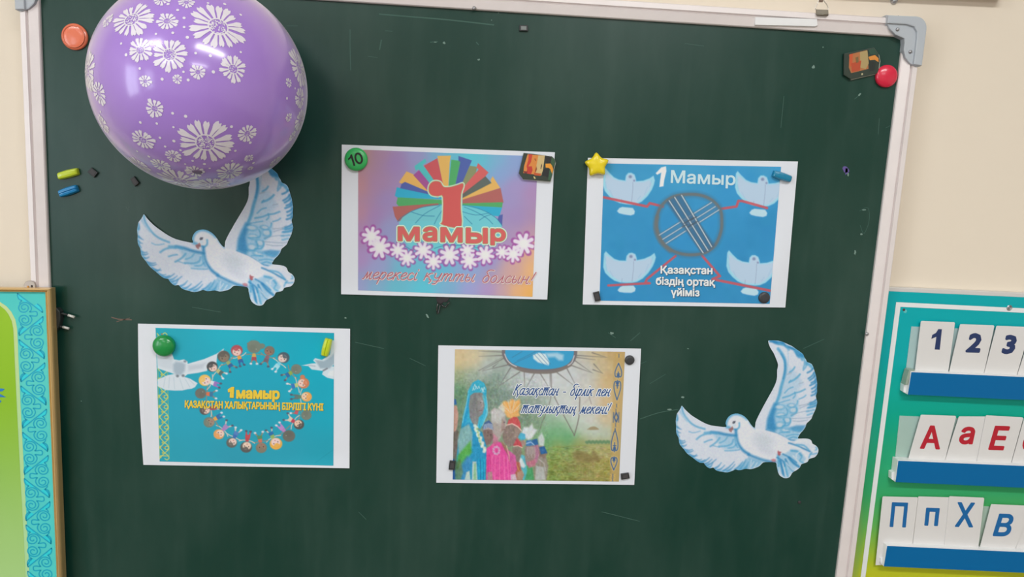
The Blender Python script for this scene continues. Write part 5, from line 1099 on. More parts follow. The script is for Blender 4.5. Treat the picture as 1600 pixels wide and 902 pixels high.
# lower part of the raised wing
E.poly(T_([(290, 0), (240, 100), (205, 220), (200, 318), (300, 345), (400, 390), (470, 428), (575, 432), (600, 350), (660, 270), (480, 280), (480, 200), (560, 120), (580, 20)]), bl3, .85, 2.2)
E.poly(T_([(300, 0), (262, 80), (220, 180), (205, 310), (300, 340), (330, 300), (310, 230), (300, 150), (330, 60), (350, 0)]), bl1, .8, 2.4)
E.poly(T_([(480, 290), (560, 262), (668, 262), (640, 320), (600, 340), (520, 330)]), bl1, .6, 1.8)
for (cx_, cy_, rx, ry) in ((362, 260, 46, 34), (447, 205, 40, 32), (375, 145, 56, 26), (520, 85, 46, 34), (360, 50, 55, 26), (500, 30, 40, 20), (430, 320, 50, 22)):
    (X_, Y_), = T_([(cx_, cy_)]); E.blob(X_, Y_, (rx + 8) / 7.5, (ry + 8) / 7.5, bl2, .7, .3); E.blob(X_ + .4, Y_ - .4, rx / 7.5 * .85, ry / 7.5 * .8, (196, 212, 226), .9, .35)
for l, w_ in (([(440, 60), (455, 100), (440, 140), (330, 160)], 2), ([(560, 60), (560, 110), (500, 150)], 2.2), ([(485, 180), (490, 220), (460, 262), (400, 270)], 2.2), ([(410, 190), (430, 240), (400, 280), (340, 300)], 2), ([(480, 185), (560, 180), (680, 175), (740, 160)], 1.1), ([(520, 210), (600, 215), (690, 200)], 1.0), ([(500, 140), (600, 110), (700, 90)], 1.0), ([(600, 60), (700, 20)], 1.1), ([(360, 350), (440, 340), (480, 345)], 1.6), ([(440, 390), (520, 370), (600, 375)], 1.6), ([(430, 310), (520, 312), (610, 330)], 1.4), ([(470, 420), (520, 400), (570, 410)], 2)): S(T_, l, w_, bl2 if w_ > 1.2 else (140, 166, 190), .8, .8)
for (a, b) in (((700, 20), (790, 5)), ((690, 60), (785, 40)), ((680, 100), (770, 80)), ((690, 140), (750, 120))): S(T_, [a, b], 2.6, bl2, .7, 1.2)
S(T_, [(205, 318), (300, 345), (400, 390), (470, 430), (560, 440)], 1.6, bl1, .8, .9)
# --- body
body = Lc([(640, 282), (630, 240), (650, 180), (700, 135), (760, 125), (830, 145), (880, 190), (900, 215)]) + T_([(0, 215), (40, 270), (80, 300), (200, 320), (330, 355), (440, 410), (480, 440), (500, 520), (440, 590), (330, 600), (310, 680), (200, 680), (90, 650), (0, 600)]) + Lc([(880, 600), (800, 530), (770, 460), (750, 380), (750, 340), (720, 300), (680, 310), (650, 290)])
E.poly(body, (218, 222, 232), 1, 1.0)
E.blob(*T_([(170, 440)])[0], 15, 11, (192, 203, 213), .75, .6, .35)
E.blob(*T_([(210, 560)])[0], 14, 6, (196, 204, 218), .6, .6, .4)
S(Lc, [(880, 185), (830, 148), (770, 128), (710, 135), (655, 180), (635, 235), (640, 275), (675, 290)], 4.5, bl2, .85, 1.8)
S(T_, [(0, 222), (35, 268), (70, 300)], 1.4, bl2, .7, 1.0)
S(Lc, [(790, 235), (790, 280), (760, 310), (730, 308)], 2.4, bl2, .85, 1.0); S(Lc, [(750, 320), (755, 380), (765, 440), (790, 500), (840, 560), (900, 600)], 4.2, bl1, .85, 1.8)
S(T_, [(0, 608), (80, 640), (160, 668), (250, 690), (310, 694)], 4.0, bl1, .8, 1.9)
E.blob(*Lc([(730, 262)])[0], 2.6, 2.6, (190, 214, 232), .6, .5); E.poly(Lc([(708, 232), (718, 214), (748, 210), (740, 236), (715, 245)]), (70, 74, 90), .95, .5); E.blob(*Lc([(722, 226)])[0], .6, .6, (150, 150, 160), .8, .4)
E.poly(Lc([(662, 305), (690, 290), (708, 272), (720, 290), (722, 315), (706, 322), (700, 345), (684, 340), (672, 328)]), (160, 118, 122), .95, .5); S(Lc, [(680, 315), (715, 300)], .9, (110, 80, 90), .8, .5)
# --- spread wing on the left
E.poly(Lc([(470, 345), (560, 350), (700, 380), (748, 382), (760, 450), (790, 540), (700, 560), (640, 550), (560, 500), (520, 420)]), bl3, .75, 3)
S(Lc, [(118, 50), (130, 110), (180, 190), (240, 250), (310, 285), (385, 305)], 2.6, bl2, .85, 1.2); S(Lc, [(90, 90), (130, 150), (180, 210)], 3.0, bl3, .8, 1.5)
S(Lc, [(460, 345), (540, 350), (640, 372), (748, 382)], 4.0, bl1, .8, 1.7); S(Lc, [(385, 350), (460, 345), (520, 355)], 3.4, bl2, .8, 1.4); S(Lc, [(290, 425), (340, 385), (400, 365), (450, 362)], 2.6, bl2, .8, 1.2)
for l, w_ in (([(200, 335), (250, 350), (330, 330)], 1.3), ([(380, 460), (430, 440), (470, 430)], 2.2), ([(450, 510), (520, 460), (560, 410)], 2.6), ([(560, 470), (620, 440), (650, 400)], 1.8), ([(550, 510), (640, 505), (700, 480), (720, 430)], 2.4), ([(660, 530), (720, 520), (760, 480)], 1.8), ([(480, 500), (560, 520)], 1.2), ([(620, 560), (700, 560), (790, 550)], 1.6), ([(740, 400), (745, 470), (770, 520)], 2.0)): S(Lc, l, w_, bl2, .75, 1.0)
for (a, b) in (((60, 200), (60, 130)), ((60, 280), (110, 310)), ((55, 330), (100, 350)), ((60, 370), (90, 395)), ((85, 440), (150, 440)), ((95, 470), (160, 455)), ((115, 505), (170, 490)), ((150, 550), (240, 545)), ((170, 575), (250, 560)), ((205, 610), (300, 620)), ((225, 635), (290, 605)), ((265, 665), (350, 660)), ((300, 690), (390, 665)), ((340, 700), (440, 640)), ((375, 720), (470, 660)), ((395, 740), (520, 660)), ((430, 762), (480, 700)), ((500, 770), (580, 700)), ((530, 795), (620, 730)), ((600, 800), (730, 690)), ((650, 800), (740, 720)), ((740, 780), (830, 690)), ((790, 785), (870, 660)), ((850, 775), (900, 690))):
    E.line(Lc([a, ((a[0] + b[0]) / 2 + 5, (a[1] + b[1]) / 2 + 8), b]), 3.3, bl1, .72, 1.1, 2, taper=True)
S(Lc, [(58, 150), (50, 260), (60, 350), (85, 430), (110, 500), (170, 575), (250, 640), (330, 692), (400, 735), (450, 760)], 2.0, bl2, .7, 1.6); S(Lc, [(500, 775), (590, 800), (680, 800), (780, 785), (880, 768)], 2.0, bl2, .7, 1.5)
E.poly(Lc([(760, 780), (790, 720), (850, 680), (900, 640), (900, 775), (840, 785)]), bl2, .55, 2); E.poly(T_([(0, 640), (60, 655), (160, 690), (120, 740), (60, 765), (0, 778)]), bl2, .6, 1.6)
for (a, b) in (((10, 770), (60, 690)), ((60, 765), (100, 700)), ((20, 740), (30, 670))): S(T_, [a, b], 1.6, blw, .7, .8)
# --- tail
E.poly(T_([(330, 600), (420, 600), (500, 550), (600, 560), (660, 640), (690, 690), (600, 720), (500, 820), (430, 880), (350, 830), (325, 700)]), bl3, .8, 2)
for (a, m_, b, w_, c_) in (((470, 470), (560, 500), (720, 570), 2.4, bl1), ((560, 490), (650, 500), (710, 560), 2.6, bl2), ((500, 560), (570, 570), (620, 620), 3.4, bl2), ((620, 640), (600, 680), (640, 700), 2.0, bl2), ((470, 640), (520, 700), (590, 750), 3.6, bl1), ((430, 660), (470, 740), (520, 800), 2.6, bl1), ((400, 600), (480, 640), (560, 700), 2.0, bl1), ((345, 620), (350, 700), (345, 790), 3.2, bl2), ((370, 680), (390, 760), (410, 860), 3.6, bl1), ((420, 690), (440, 790), (460, 860), 2.6, bl2), ((330, 640), (400, 680), (420, 740), 2.0, bl1), ((780, 560), (800, 540), (790, 520), 2.0, bl2), ((720, 600), (760, 600), (800, 590), 1.8, bl2), ((700, 650), (720, 610), (740, 580), 2.0, bl2)): S(T_, [a, m_, b], w_, c_, .8, 1.0)
for (a, m_, b, w_) in (((480, 500), (600, 540), (660, 600), 3.4), ((660, 600), (690, 650), (660, 690), 3.6), ((560, 450), (660, 440), (740, 480), 5.0), ((520, 620), (580, 690), (600, 710), 1.8), ((440, 700), (500, 770), (520, 790), 1.8), ((350, 760), (370, 830), (410, 870), 2.0), ((600, 570), (560, 600), (560, 640), 1.4), ((400, 720), (420, 800), (430, 860), 1.2), ((760, 530), (740, 560), (790, 570), 2.2)): S(T_, [a, m_, b], w_, (216, 222, 232), .9, 1.1)
E.poly(T_([(338, 572), (345, 556), (355, 570), (385, 575), (372, 590), (374, 610), (355, 620), (340, 605)]), (168, 84, 92), .9, .6); E.poly(T_([(265, 662), (290, 655), (312, 660), (318, 690), (290, 695), (268, 682)]), (190, 120, 132), .85, 1.0)
E.noise(3, 1.5, 11); E.blur(.42)
# two cut-outs of the same print
RP = Rc([(401, 527), (95, 432), (897, 690), (712, 853), (527, 560), (375, 820), (888, 300), (770, 632), (668, 705)])
LP = crop(200, 260, 3.757)([(433, 425), (88, 280), (973, 650), (780, 823), (573, 470), (400, 745), (970, 250), (820, 578), (733, 655)])
Af, *_r = np.linalg.lstsq(np.column_stack([np.array(RP), np.ones(len(RP))]), np.array(LP), rcond=None)
out_p = smooth_curve(dove_out, 2); x0, y0 = out_p.min(0); x1, y1 = out_p.max(0); stp = 0.62
gx, gy = np.meshgrid(np.arange(x0, x1, stp), np.arange(y0, y1, stp)); cand = np.stack([gx.ravel(), gy.ravel()], -1); cand = cand[inside(out_p, cand)]
# keep clear of the outline
keep = np.ones(len(cand), bool)
for (a, b) in zip(out_p, np.roll(out_p, -1, 0)):
    d_ = b - a; l2 = max(d_.dot(d_), 1e-9); t_ = np.clip(((cand - a) @ d_) / l2, 0, 1); keep &= (np.hypot(*(cand - a - t_[:, None] * d_).T) > .22)
cand = cand[keep]; n_o = len(out_p)
dv, _e, df, *_r = delaunay_2d_cdt([Vector(q) for q in np.vstack([out_p, cand]).tolist()], [(i, (i + 1) % n_o) for i in range(n_o)], [], 1, 1e-6)
dv = np.array([(q.x, q.y) for q in dv]); df = [tuple(q) for q in df]
dcol = alb(np.clip(E.get(dv[:, 0], dv[:, 1]), 0, 255))
m_dove = vmat('printed_card', 0.5, 0.35)
def paper_dove(tr, label, standoff):
    q = tr(dv); me = mesh_from(P(q[:, 0], q[:, 1], standoff(q)), df)
    if me.polygons[len(df) // 2].normal.y > 0: me.flip_normals()
    ink(me, dcol); o = link_mesh('paper_dove', me, m_dove)
    so = o.modifiers.new('thickness', 'SOLIDIFY'); so.thickness = 0.0005; so.offset = -1
    return tag(o, label, 'paper dove', 'flying dove cut-outs on the chalkboard')
paper_dove(lambda v: v, 'flying white and blue paper dove cut-out at the lower right of the chalkboard', lambda q: -0.0012 - .0012 * np.exp(-((q[:, 0] - 1215) / 30) ** 2 - ((q[:, 1] - 570) / 30) ** 2))
paper_dove(lambda v: np.column_stack([v, np.ones(len(v))]) @ Af, 'flying white and blue paper dove cut-out with its wing tip behind the balloon', lambda q: -0.0012 - .002 * np.exp(-((q[:, 0] - 235) / 30) ** 2 - ((q[:, 1] - 370) / 40) ** 2))

# ---------------------------------------------------------------- balloon
BC = np.array([-0.34684, -0.12243 - .0008, 1.71269]); BRD = 0.12243
balloon = empty('balloon', tuple(BC.tolist()), 'large round purple balloon printed with white daisies', 'balloon')
bm = bmesh.new(); bmesh.ops.create_uvsphere(bm, u_segments=128, v_segments=96, radius=BRD)
for v in bm.verts: v.co += Vector(BC.tolist())
m_lat = mat('latex_purple', (164, 126, 210), 0.2, coat=0.5, spec=0.55)
bn = m_lat.node_tree.nodes['Principled BSDF']; bn.inputs['Sheen Weight'].default_value = 0.6; bn.inputs['Sheen Roughness'].default_value = 0.4; bn.inputs['Coat Roughness'].default_value = 0.12
from_bm('latex_skin', bm, m_lat, balloon, smooth=True)
m_dai = mat('daisy_white', (226, 220, 238), 0.25, coat=0.4)
def on_ball(px, py):
    d = ray(px, py); d = d / np.linalg.norm(d); oc = CAMPOS - BC; b = d @ oc; c = oc @ oc - BRD ** 2; disc = b * b - c
    if disc < 0: return None
    return CAMPOS + d * (-b - math.sqrt(disc))
MPX = 0.00069
def daisy(px, py, rpx, rot=0.0, npet=16, seed=0, stretch=1.0):
    p = on_ball(px, py)
    if p is None: return
    n = (p - BC) / BRD; up = np.array([0, 0, 1.0]); t1 = np.cross(up, n); t1 /= np.linalg.norm(t1); t2 = np.cross(n, t1); r = random.Random(seed)
    bm = bmesh.new()
    def vert(u, v, lift=.00035):
        q = p + (t1 * u + t2 * v) - BC; q = BC + q / np.linalg.norm(q) * (BRD + lift); return bm.verts.new(tuple(q.tolist()))
    R_ = rpx * MPX; wpet = math.pi / npet * .92
    for k in range(npet):
        a = rot + k * 2 * math.pi / npet + r.uniform(-.06, .06); L_ = R_ * r.uniform(.82, 1.06); w = wpet * r.uniform(.8, 1.05)
        pr = []
        for (s, f) in ((-.85, .33), (-.75, .6), (-.95, .84), (-.62, .98), (-.2, .91), (.15, 1.0), (.6, .93), (.9, .8), (.75, .6), (.85, .33)):
            aa = a + s * w * (1.0 if f > .5 else .8); pr.append(vert(math.cos(aa) * L_ * f, math.sin(aa) * L_ * f * stretch))
        bm.faces.new(pr)
    ring = []
    n_ = 20
    o_ = [vert(math.cos(2 * math.pi * k / n_) * R_ * .36, math.sin(2 * math.pi * k / n_) * R_ * .36 * stretch, .0003) for k in range(n_)]
    i_ = [vert(math.cos(2 * math.pi * k / n_) * R_ * .31, math.sin(2 * math.pi * k / n_) * R_ * .31 * stretch, .0003) for k in range(n_)]
    for k in range(n_): bm.faces.new([o_[k], o_[(k + 1) % n_], i_[(k + 1) % n_], i_[k]])
    ns = int(4 + rpx * .9)
    for k in range(ns * 2):
        a, q = r.uniform(0, 6.28), R_ * .29 * math.sqrt(r.random()); s = R_ * r.uniform(.016, .034); cx_, cy_ = math.cos(a) * q, math.sin(a) * q * stretch
        bm.faces.new([vert(cx_ + s * math.cos(j * 1.26 + a) * r.uniform(.7, 1.4), cy_ + s * math.sin(j * 1.26 + a), .0004) for j in range(5)])
    # outward facing
    bm.normal_update()
    for f in bm.faces:
        if f.normal.dot(Vector(n.tolist())) < 0: f.normal_flip()
    me = bpy.data.meshes.new('d'); bm.to_mesh(me); bm.free()
    link_mesh('daisy_print', me, m_dai, balloon)
zb = 3.006
for i, (x, y, r, np_) in enumerate([(1025, 125, 43, 17), (618, 92, 38, 16), (965, 670, 43, 16), (660, 235, 20, 13), (797, 257, 28, 14), (1095, 325, 21.5, 13), (785, 100, 17, 12), (875, 12, 13, 11), (760, -2, 15, 12), (670, 657, 23, 13), (727, 510, 16, 11), (1160, 628, 16.5, 11), (1080, 808, 25, 14),
        (930, 338, 12, 10), (832, 372, 8, 8), (683, 382, 10.5, 9), (465, 437, 20, 12), (915, 805, 16, 12), (755, 775, 18, 12), (812, 732, 14, 11), (1168, 743, 9, 9), (413, 335, 34, 16), (484, 582, 17, 11), (658, 775, 22, 13), (845, 848, 38, 16), (1000, 868, 34, 15), (1404, 318, 36, 15), (1408, 462, 19, 12), (1356, 390, 9, 8), (1408, 565, 22, 12),
        (1355, 552, 9, 8), (1372, 640, 12, 9), (505, 100, 14, 10), (1175, 790, 6, 7), (1115, -18, 13, 10), (430, 400, 12, 9), (1290, 760, 14, 10)]):
    daisy(x / zb, y / zb, r, i * .37, np_, i, 1.0 if i not in (1, 9, 18) else .86)
bm = bmesh.new()
for i, (x, y) in enumerate([(733, 160), (812, 155), (880, 176), (865, 128), (865, 85), (685, 130), (712, 198), (593, 258), (657, 322), (762, 372), (862, 338), (884, 376), (1002, 338), (919, 250), (988, 262), (1130, 245), (1130, 70), (1055, 20), (977, 15), (835, 48), (700, 68), (811, 532), (872, 546), (737, 580), (660, 575), (815, 597), (752, 647), (817, 662),
        (776, 688), (1087, 595), (645, 710), (1105, 708), (1175, 670), (848, 705), (835, 735), (870, 770), (905, 755), (960, 770), (1090, 755), (1347, 462), (1385, 415), (473, 525), (790, 20), (570, 205), (700, 735), (985, 790), (880, 785), (1190, 765)]):
    p = on_ball(x / zb, y / zb)
    if p is None: continue
    n = (p - BC) / BRD; t1 = np.cross([0, 0, 1.0], n); t1 /= np.linalg.norm(t1); t2 = np.cross(n, t1); s = .0016 * (.8 + .4 * ((i * 7) % 5) / 5)
    f = bm.faces.new([bm.verts.new(tuple((BC + n * (BRD + .0003) + t1 * s * math.cos(k * .785) + t2 * s * math.sin(k * .785)).tolist())) for k in range(8)])
    f.normal_update()
    if f.normal.dot(Vector(n.tolist())) < 0: f.normal_flip()
me = bpy.data.meshes.new('d'); bm.to_mesh(me); bm.free(); o = link_mesh('dot_print', me, m_dai, balloon); o['kind'] = 'stuff'
p = on_ball(308.5, 268.5); n = (p - BC) / BRD
bm = bmesh.new(); bmesh.ops.create_uvsphere(bm, u_segments=24, v_segments=16, radius=1.0)
q_ = Vector(n.tolist()).to_track_quat('Z', 'Y').to_matrix()
for v in bm.verts: v.co = Vector(p.tolist()) + q_ @ Vector((v.co.x * .0055, v.co.y * .0045, v.co.z * .0012))
o = from_bm('crown_spot', bm, mat('latex_dark', (112, 96, 124), .4), balloon, smooth=True); o['label'] = 'dark thick spot of the latex at the bottom front'
# knot at the back, against the board
bm = tube_bm([BC + np.array(v) for v in ((.02, .1165, .03), (.024, .1195, .036), (.030, .1200, .042))], [.004, .0022, .0026], 12); from_bm('knot', bm, m_lat, balloon, smooth=True)

# ---------------------------------------------------------------- magnets and small things on the board
m_pl = lambda nm, c, r=.25: mat(nm, c, r, coat=.3)
def disc_magnet(px, py, rpx, h, m, label, dome=.3, y0=-0.0002, rim=True, group='round plastic magnets'):
    c = P(px, py, y0 - h * .8); R_ = rpx * (abs(c[1] + DIST)) / F * 1.04
    prof = [(0, h), (R_ * .5, h - R_ * dome * .12), (R_ * .8, h - R_ * dome * .42), (R_ * .95, h * .72 - R_ * dome * .3), (R_, h * .45), (R_ * .985, 0)]
    if not rim: prof = [(R_ * math.sin(t), h * .35 + (h * .65) * math.cos(t)) for t in np.linspace(0, math.pi / 2, 10)] + [(R_ * .97, 0)]
    t = empty('round_magnet', (float(c[0]), y0, float(c[2])), label, 'magnet', group)
    from_bm('cap', lathe_bm(prof, 56, (c[0], y0, c[2])), m, t, smooth=True)
    return t, c, R_
t, c, R_ = disc_magnet(115, 57, 18.3, .0055, m_pl('plastic_orange', (246, 120, 86)), 'round orange magnet at the upper left, beside the balloon', .12)
o = from_bm('raised_ring', lathe_bm([(R_ * .86, .0046), (R_ * .84, .0056), (R_ * .80, .0057), (R_ * .77, .0050)], 56, (c[0], -.0002, c[2])), MATS['plastic_orange'], t, smooth=True)
disc_magnet(1387.5, 118.5, 16.4, .0085, m_pl('plastic_red', (212, 36, 66)), 'round shiny red magnet near the upper right corner of the frame', .25, rim=False)
t, c, R_ = disc_magnet(556, 249, 16.9, .0065, m_pl('plastic_green', (50, 176, 92), .35), 'round green magnet with a black number 10 on the upper middle sheet', .05, y0=-.0018)
ytop = -.0018 - .0069; ct = PX(np.array([[c[0], ytop, c[2]]]))[0]
def rot(pts, a=math.radians(-17)): return [(ct[0] + x * math.cos(a) - y * math.sin(a), ct[1] + x * math.sin(a) + y * math.cos(a)) for x, y in pts]
m_ib = mat('ink_black', (24, 30, 26), .5)
flat_poly('printed_digit', rot([(-11.4, -4.2), (-7.6, -6.2), (-5.6, -9.2), (-3.2, -9.2), (-3.2, 9.2), (-6.2, 9.2), (-6.2, -4.2), (-11.0, -1.6)]), ytop, m_ib, t)
q, f = merge_polys(stroke_polys(rot([(5.0 + 4.9 * math.cos(a), 7.8 * math.sin(a)) for a in np.linspace(0, 2 * math.pi, 29)]), 3.0))
link_mesh('printed_digit', facing(mesh_from(P(q[:, 0], q[:, 1], ytop), f)), m_ib, t)
disc_magnet(253.3, 542, 16.6, .0120, m_pl('plastic_dark_green', (20, 140, 66)), 'domed dark green magnet on the left end of the turquoise sheet', .2, y0=-.0018, rim=False)
disc_magnet(1194.8, 465.6, 8.9, .004, m_pl('black_rubber', (52, 54, 58), .5), 'round black magnet at the lower right of the blue sheet', .05, y0=-.0018, group='round black magnets')
disc_magnet(984.2, 563.4, 7.6, .004, m_pl('black_rubber', (52, 54, 58), .5), 'round black magnet on the right margin of the national dress sheet', .05, y0=-.0018, group='round black magnets')
# star
c = P(933, 258, -.008); sp = []
for k in range(10):
    a = math.radians(97 + 36 * k); r_ = (.0172 if k % 2 == 0 else .0118); sp.append((math.cos(a) * r_, math.sin(a) * r_))
sp = smooth_curve(sp, 3); bm = bmesh.new(); rings = []
for (s, h) in ((1.0, 0), (1.03, .004), (.97, .0072), (.86, .0092), (.6, .0102), (.25, .0106)): rings.append([bm.verts.new((c[0] + x * s, -.0018 - h, c[2] + y * s)) for x, y in sp])
for a, b in zip(rings[:-1], rings[1:]):
    for k in range(len(a)): bm.faces.new([a[k], b[k], b[(k + 1) % len(a)], a[(k + 1) % len(a)]])
bm.faces.new(rings[-1]); bm.faces.new(rings[0][::-1])
o = from_bm('star_magnet', bm, m_pl('plastic_yellow', (240, 206, 32)), smooth=True); tag(o, 'yellow star shaped magnet on the corner of the blue sheet', 'magnet')
def bar_magnet(q, h, m, label, y0=-.0002, groove=True):
    """q: four pixel corners, long sides q0-q1 and q3-q2"""
    w = [P(a, b, y0 - h * .7) for a, b in q]; a0 = (w[0] + w[3]) / 2; a1 = (w[1] + w[2]) / 2; sd_ = ((w[0] - w[3]) + (w[1] - w[2])) / 4; ax = a1 - a0
    g = .84 if groove else 1.0
    prof = [(-1, 0), (-1, .55), (-.72, .93), (-.3, 1.0), (-.1, 1.0), (0, g), (.1, 1.0), (.3, 1.0), (.72, .93), (1, .55), (1, 0)]
    bm = bmesh.new(); rr = []
    for (t_, s, hh) in ((0, .80, .55), (.02, .86, .72), (.07, .93, .86), (.25, 1.0, .96), (.5, 1.06, 1.0), (.75, 1.0, .96), (.93, .93, .86), (.98, .86, .72), (1, .80, .55)):
        b0 = a0 + ax * t_; rr.append([bm.verts.new((b0[0] + sd_[0] * s * u, y0 - h * hh * v_, b0[2] + sd_[2] * s * u)) for u, v_ in prof])
    n = len(prof)
    for a, b in zip(rr[:-1], rr[1:]):
        for k in range(n): bm.faces.new([a[k], a[(k + 1) % n], b[(k + 1) % n], b[k]])
    bm.faces.new(rr[0]); bm.faces.new(rr[-1][::-1])
    o = from_bm('bar_magnet', bm, m); return tag(o, label, 'magnet', 'small plastic bar magnets')
m_lime, m_bb = m_pl('plastic_lime', (188, 206, 40), .3), m_pl('plastic_blue', (20, 128, 186), .3)
bar_magnet([(87.7, 269.6), (119, 262.4), (121.8, 273.2), (90.6, 282)], .008, m_lime, 'lime green bar magnet near the left frame, above the blue one', groove=False)
bar_magnet([(88.7, 297.6), (117.5, 288.3), (121.2, 300), (93.3, 309.4)], .008, m_bb, 'blue bar magnet near the left frame, below the lime green one')
bar_magnet([(507.0, 529.0), (500.0, 555.4), (512.2, 558.9), (518.8, 531.6)], .008, m_lime, 'lime green bar magnet on the upper right of the turquoise sheet', y0=-.0018)
bar_magnet([(1210.2, 265.5), (1239.4, 275.0), (1235.2, 285.8), (1207.8, 276.6)], .0075, mat('plastic_teal', (0, 124, 160), .3, coat=.3), 'teal blue bar magnet on the upper right of the blue sheet', y0=-.0018, groove=False)
m_blk = mat('magnet_black', (46, 48, 50), .45)
for i, (q, y0, lab) in enumerate([([(136, 269), (142.5, 262), (152.5, 270), (146.5, 277.5)], -.0002, 'small black magnet block right of the lime green bar magnet'), ([(203, 280), (209.4, 275.6), (217, 286), (210.6, 291.5)], -.0002, 'small black magnet block just below the balloon'),
        ([(811.5, 39), (825, 39.5), (825, 48.5), (811.5, 48)], -.0002, 'small black magnet block high in the middle, under the top rail'), ([(926.8, 457.7), (936, 455.4), (939, 469.8), (930.3, 471.6)], -.0018, 'small black magnet block at the lower left of the blue sheet'),
        ([(702.6, 720.7), (711.7, 721.5), (710.4, 735), (700.7, 734.5)], -.0018, 'small black magnet block at the lower left of the national dress sheet'), ([(970.4, 741.6), (982.7, 739.7), (984.2, 748.3), (971, 750.2)], -.0018, 'small black magnet block at the lower right of the national dress sheet')]):
    t = empty('block_magnet', tuple(P(*np.mean(q, 0), y0).tolist()), lab, 'magnet', 'small black magnet blocks')
    from_bm('magnet_body', prism_bm(pp(q, y0 - .0034), y0, .0005, 2), m_blk, t)
    cq = np.mean(q, 0); qi = [tuple(cq + (np.array(a) - cq) * .62) for a in q]
    from_bm('dull_face', prism_bm(pp(qi, y0 - .0037), y0 - .0030), mat('magnet_face', (66, 64, 66), .6) if i != 2 else mat('magnet_label', (120, 126, 124), .5), t)
c = P(1249, 785, -.0002); o = from_bm('magnet_chip', lathe_bm([(0, .0016), (.002, .0014), (.0028, .0006), (.0028, 0)], 7, (c[0], -.0002, c[2])), m_blk); tag(o, 'tiny black chip stuck at the lower right of the chalkboard', 'chip')
# souvenir magnets
m_sv = mat('souvenir_dark', (46, 58, 50), .3, coat=.3); m_svw = mat('souvenir_edge', (206, 208, 196), .4)
def souvenir(outl, faces, label, y0, h):
    t = empty('souvenir_magnet', tuple(P(*np.mean(outl, 0), y0).tolist()), label, 'magnet', 'souvenir picture magnets')
    from_bm('pale_backing', prism_bm(pp([(x + .4, y + .9) for x, y in outl], y0 - h * .35), y0), m_svw, t)
    from_bm('body', prism_bm(pp(outl, y0 - h), y0 - h * .3, .0006, 2), m_sv, t)
    for i, (nm, pl, c) in enumerate(faces):
        from_bm(nm, prism_bm(pp(pl, y0 - h - .00012 - .00004 * i), y0 - h + .0003), mat('souvenir_%d_%d_%d' % c, c, .3, coat=.3), t)
zs = crop(780, 220, 11.28)
souvenir(zs([(430, 213), (600, 228), (925, 270), (968, 312), (992, 382), (905, 718), (418, 676), (345, 572)]), [
    ('picture_panel', zs([(500, 240), (800, 262), (745, 610), (425, 570), (440, 440)]), (214, 134, 62)), ('picture_panel', zs([(690, 260), (805, 262), (770, 520), (740, 610), (640, 600), (660, 420)]), (204, 178, 124)),
    ('red_band', zs([(522, 236), (588, 242), (560, 380), (520, 440), (500, 520), (480, 450), (510, 350)]), (196, 62, 50)), ('red_band', zs([(500, 455), (575, 450), (590, 520), (560, 592), (500, 580), (485, 540)]), (190, 54, 48)), ('red_band', zs([(430, 530), (500, 545), (490, 580), (440, 570)]), (120, 40, 44)), ('red_band', zs([(610, 560), (740, 580), (725, 620), (620, 608)]), (190, 84, 44)),
    ('dark_block', zs([(812, 268), (915, 285), (900, 400), (806, 380)]), (34, 36, 38)), ('dark_block', zs([(780, 495), (880, 490), (865, 650), (760, 610)]), (30, 34, 38)), ('green_side', zs([(925, 290), (970, 330), (985, 390), (950, 470), (905, 400)]), (52, 84, 58)), ('green_side', zs([(890, 500), (935, 560), (895, 700), (860, 690)]), (50, 92, 66)),
    ('orange_strap', zs([(815, 405), (905, 402), (930, 440), (952, 500), (935, 590), (900, 500), (870, 478), (820, 475)]), (226, 150, 44)), ('bright_dot', zs([(600, 630), (625, 632), (645, 668), (620, 672)]), (200, 186, 130)),
    ('dark_fleck', zs([(630, 300), (648, 345), (640, 360), (625, 330)]), (160, 84, 40)), ('dark_fleck', zs([(745, 400), (755, 440), (735, 500), (728, 490)]), (90, 70, 60)), ('dark_fleck', zs([(655, 450), (665, 500), (640, 560), (630, 540)]), (150, 66, 40))], 'dark souvenir magnet with an orange and red picture on the upper middle sheet', -.0018, .0045)
zs = crop(1240, 0, 4.444)
souvenir(zs([(352, 372), (558, 330), (592, 378), (600, 420), (588, 508), (398, 552), (350, 520)]), [
    ('picture_panel', zs([(388, 378), (510, 348), (520, 478), (400, 508), (384, 470)]), (176, 110, 66)), ('picture_panel', zs([(460, 362), (512, 350), (522, 440), (500, 480), (465, 470)]), (170, 148, 100)),
    ('red_band', zs([(386, 380), (412, 372), (408, 440), (392, 470)]), (196, 84, 50)), ('red_band', zs([(400, 440), (470, 420), (460, 490), (404, 500)]), (180, 74, 46)), ('green_side', zs([(520, 345), (556, 336), (585, 378), (530, 378)]), (44, 76, 62)), ('dark_block', zs([(525, 425), (570, 430), (562, 490), (530, 495)]), (36, 44, 42)),
    ('orange_strap', zs([(520, 395), (565, 382), (590, 405), (590, 432), (565, 415), (530, 418)]), (214, 138, 60)), ('bright_dot', zs([(470, 510), (482, 508), (482, 520), (472, 522)]), (190, 180, 140)), ('dark_fleck', zs([(430, 400), (450, 392), (452, 430), (436, 440)]), (120, 96, 60))], 'worn souvenir magnet tilted beside the red magnet at the upper right', -.0002, .0045)
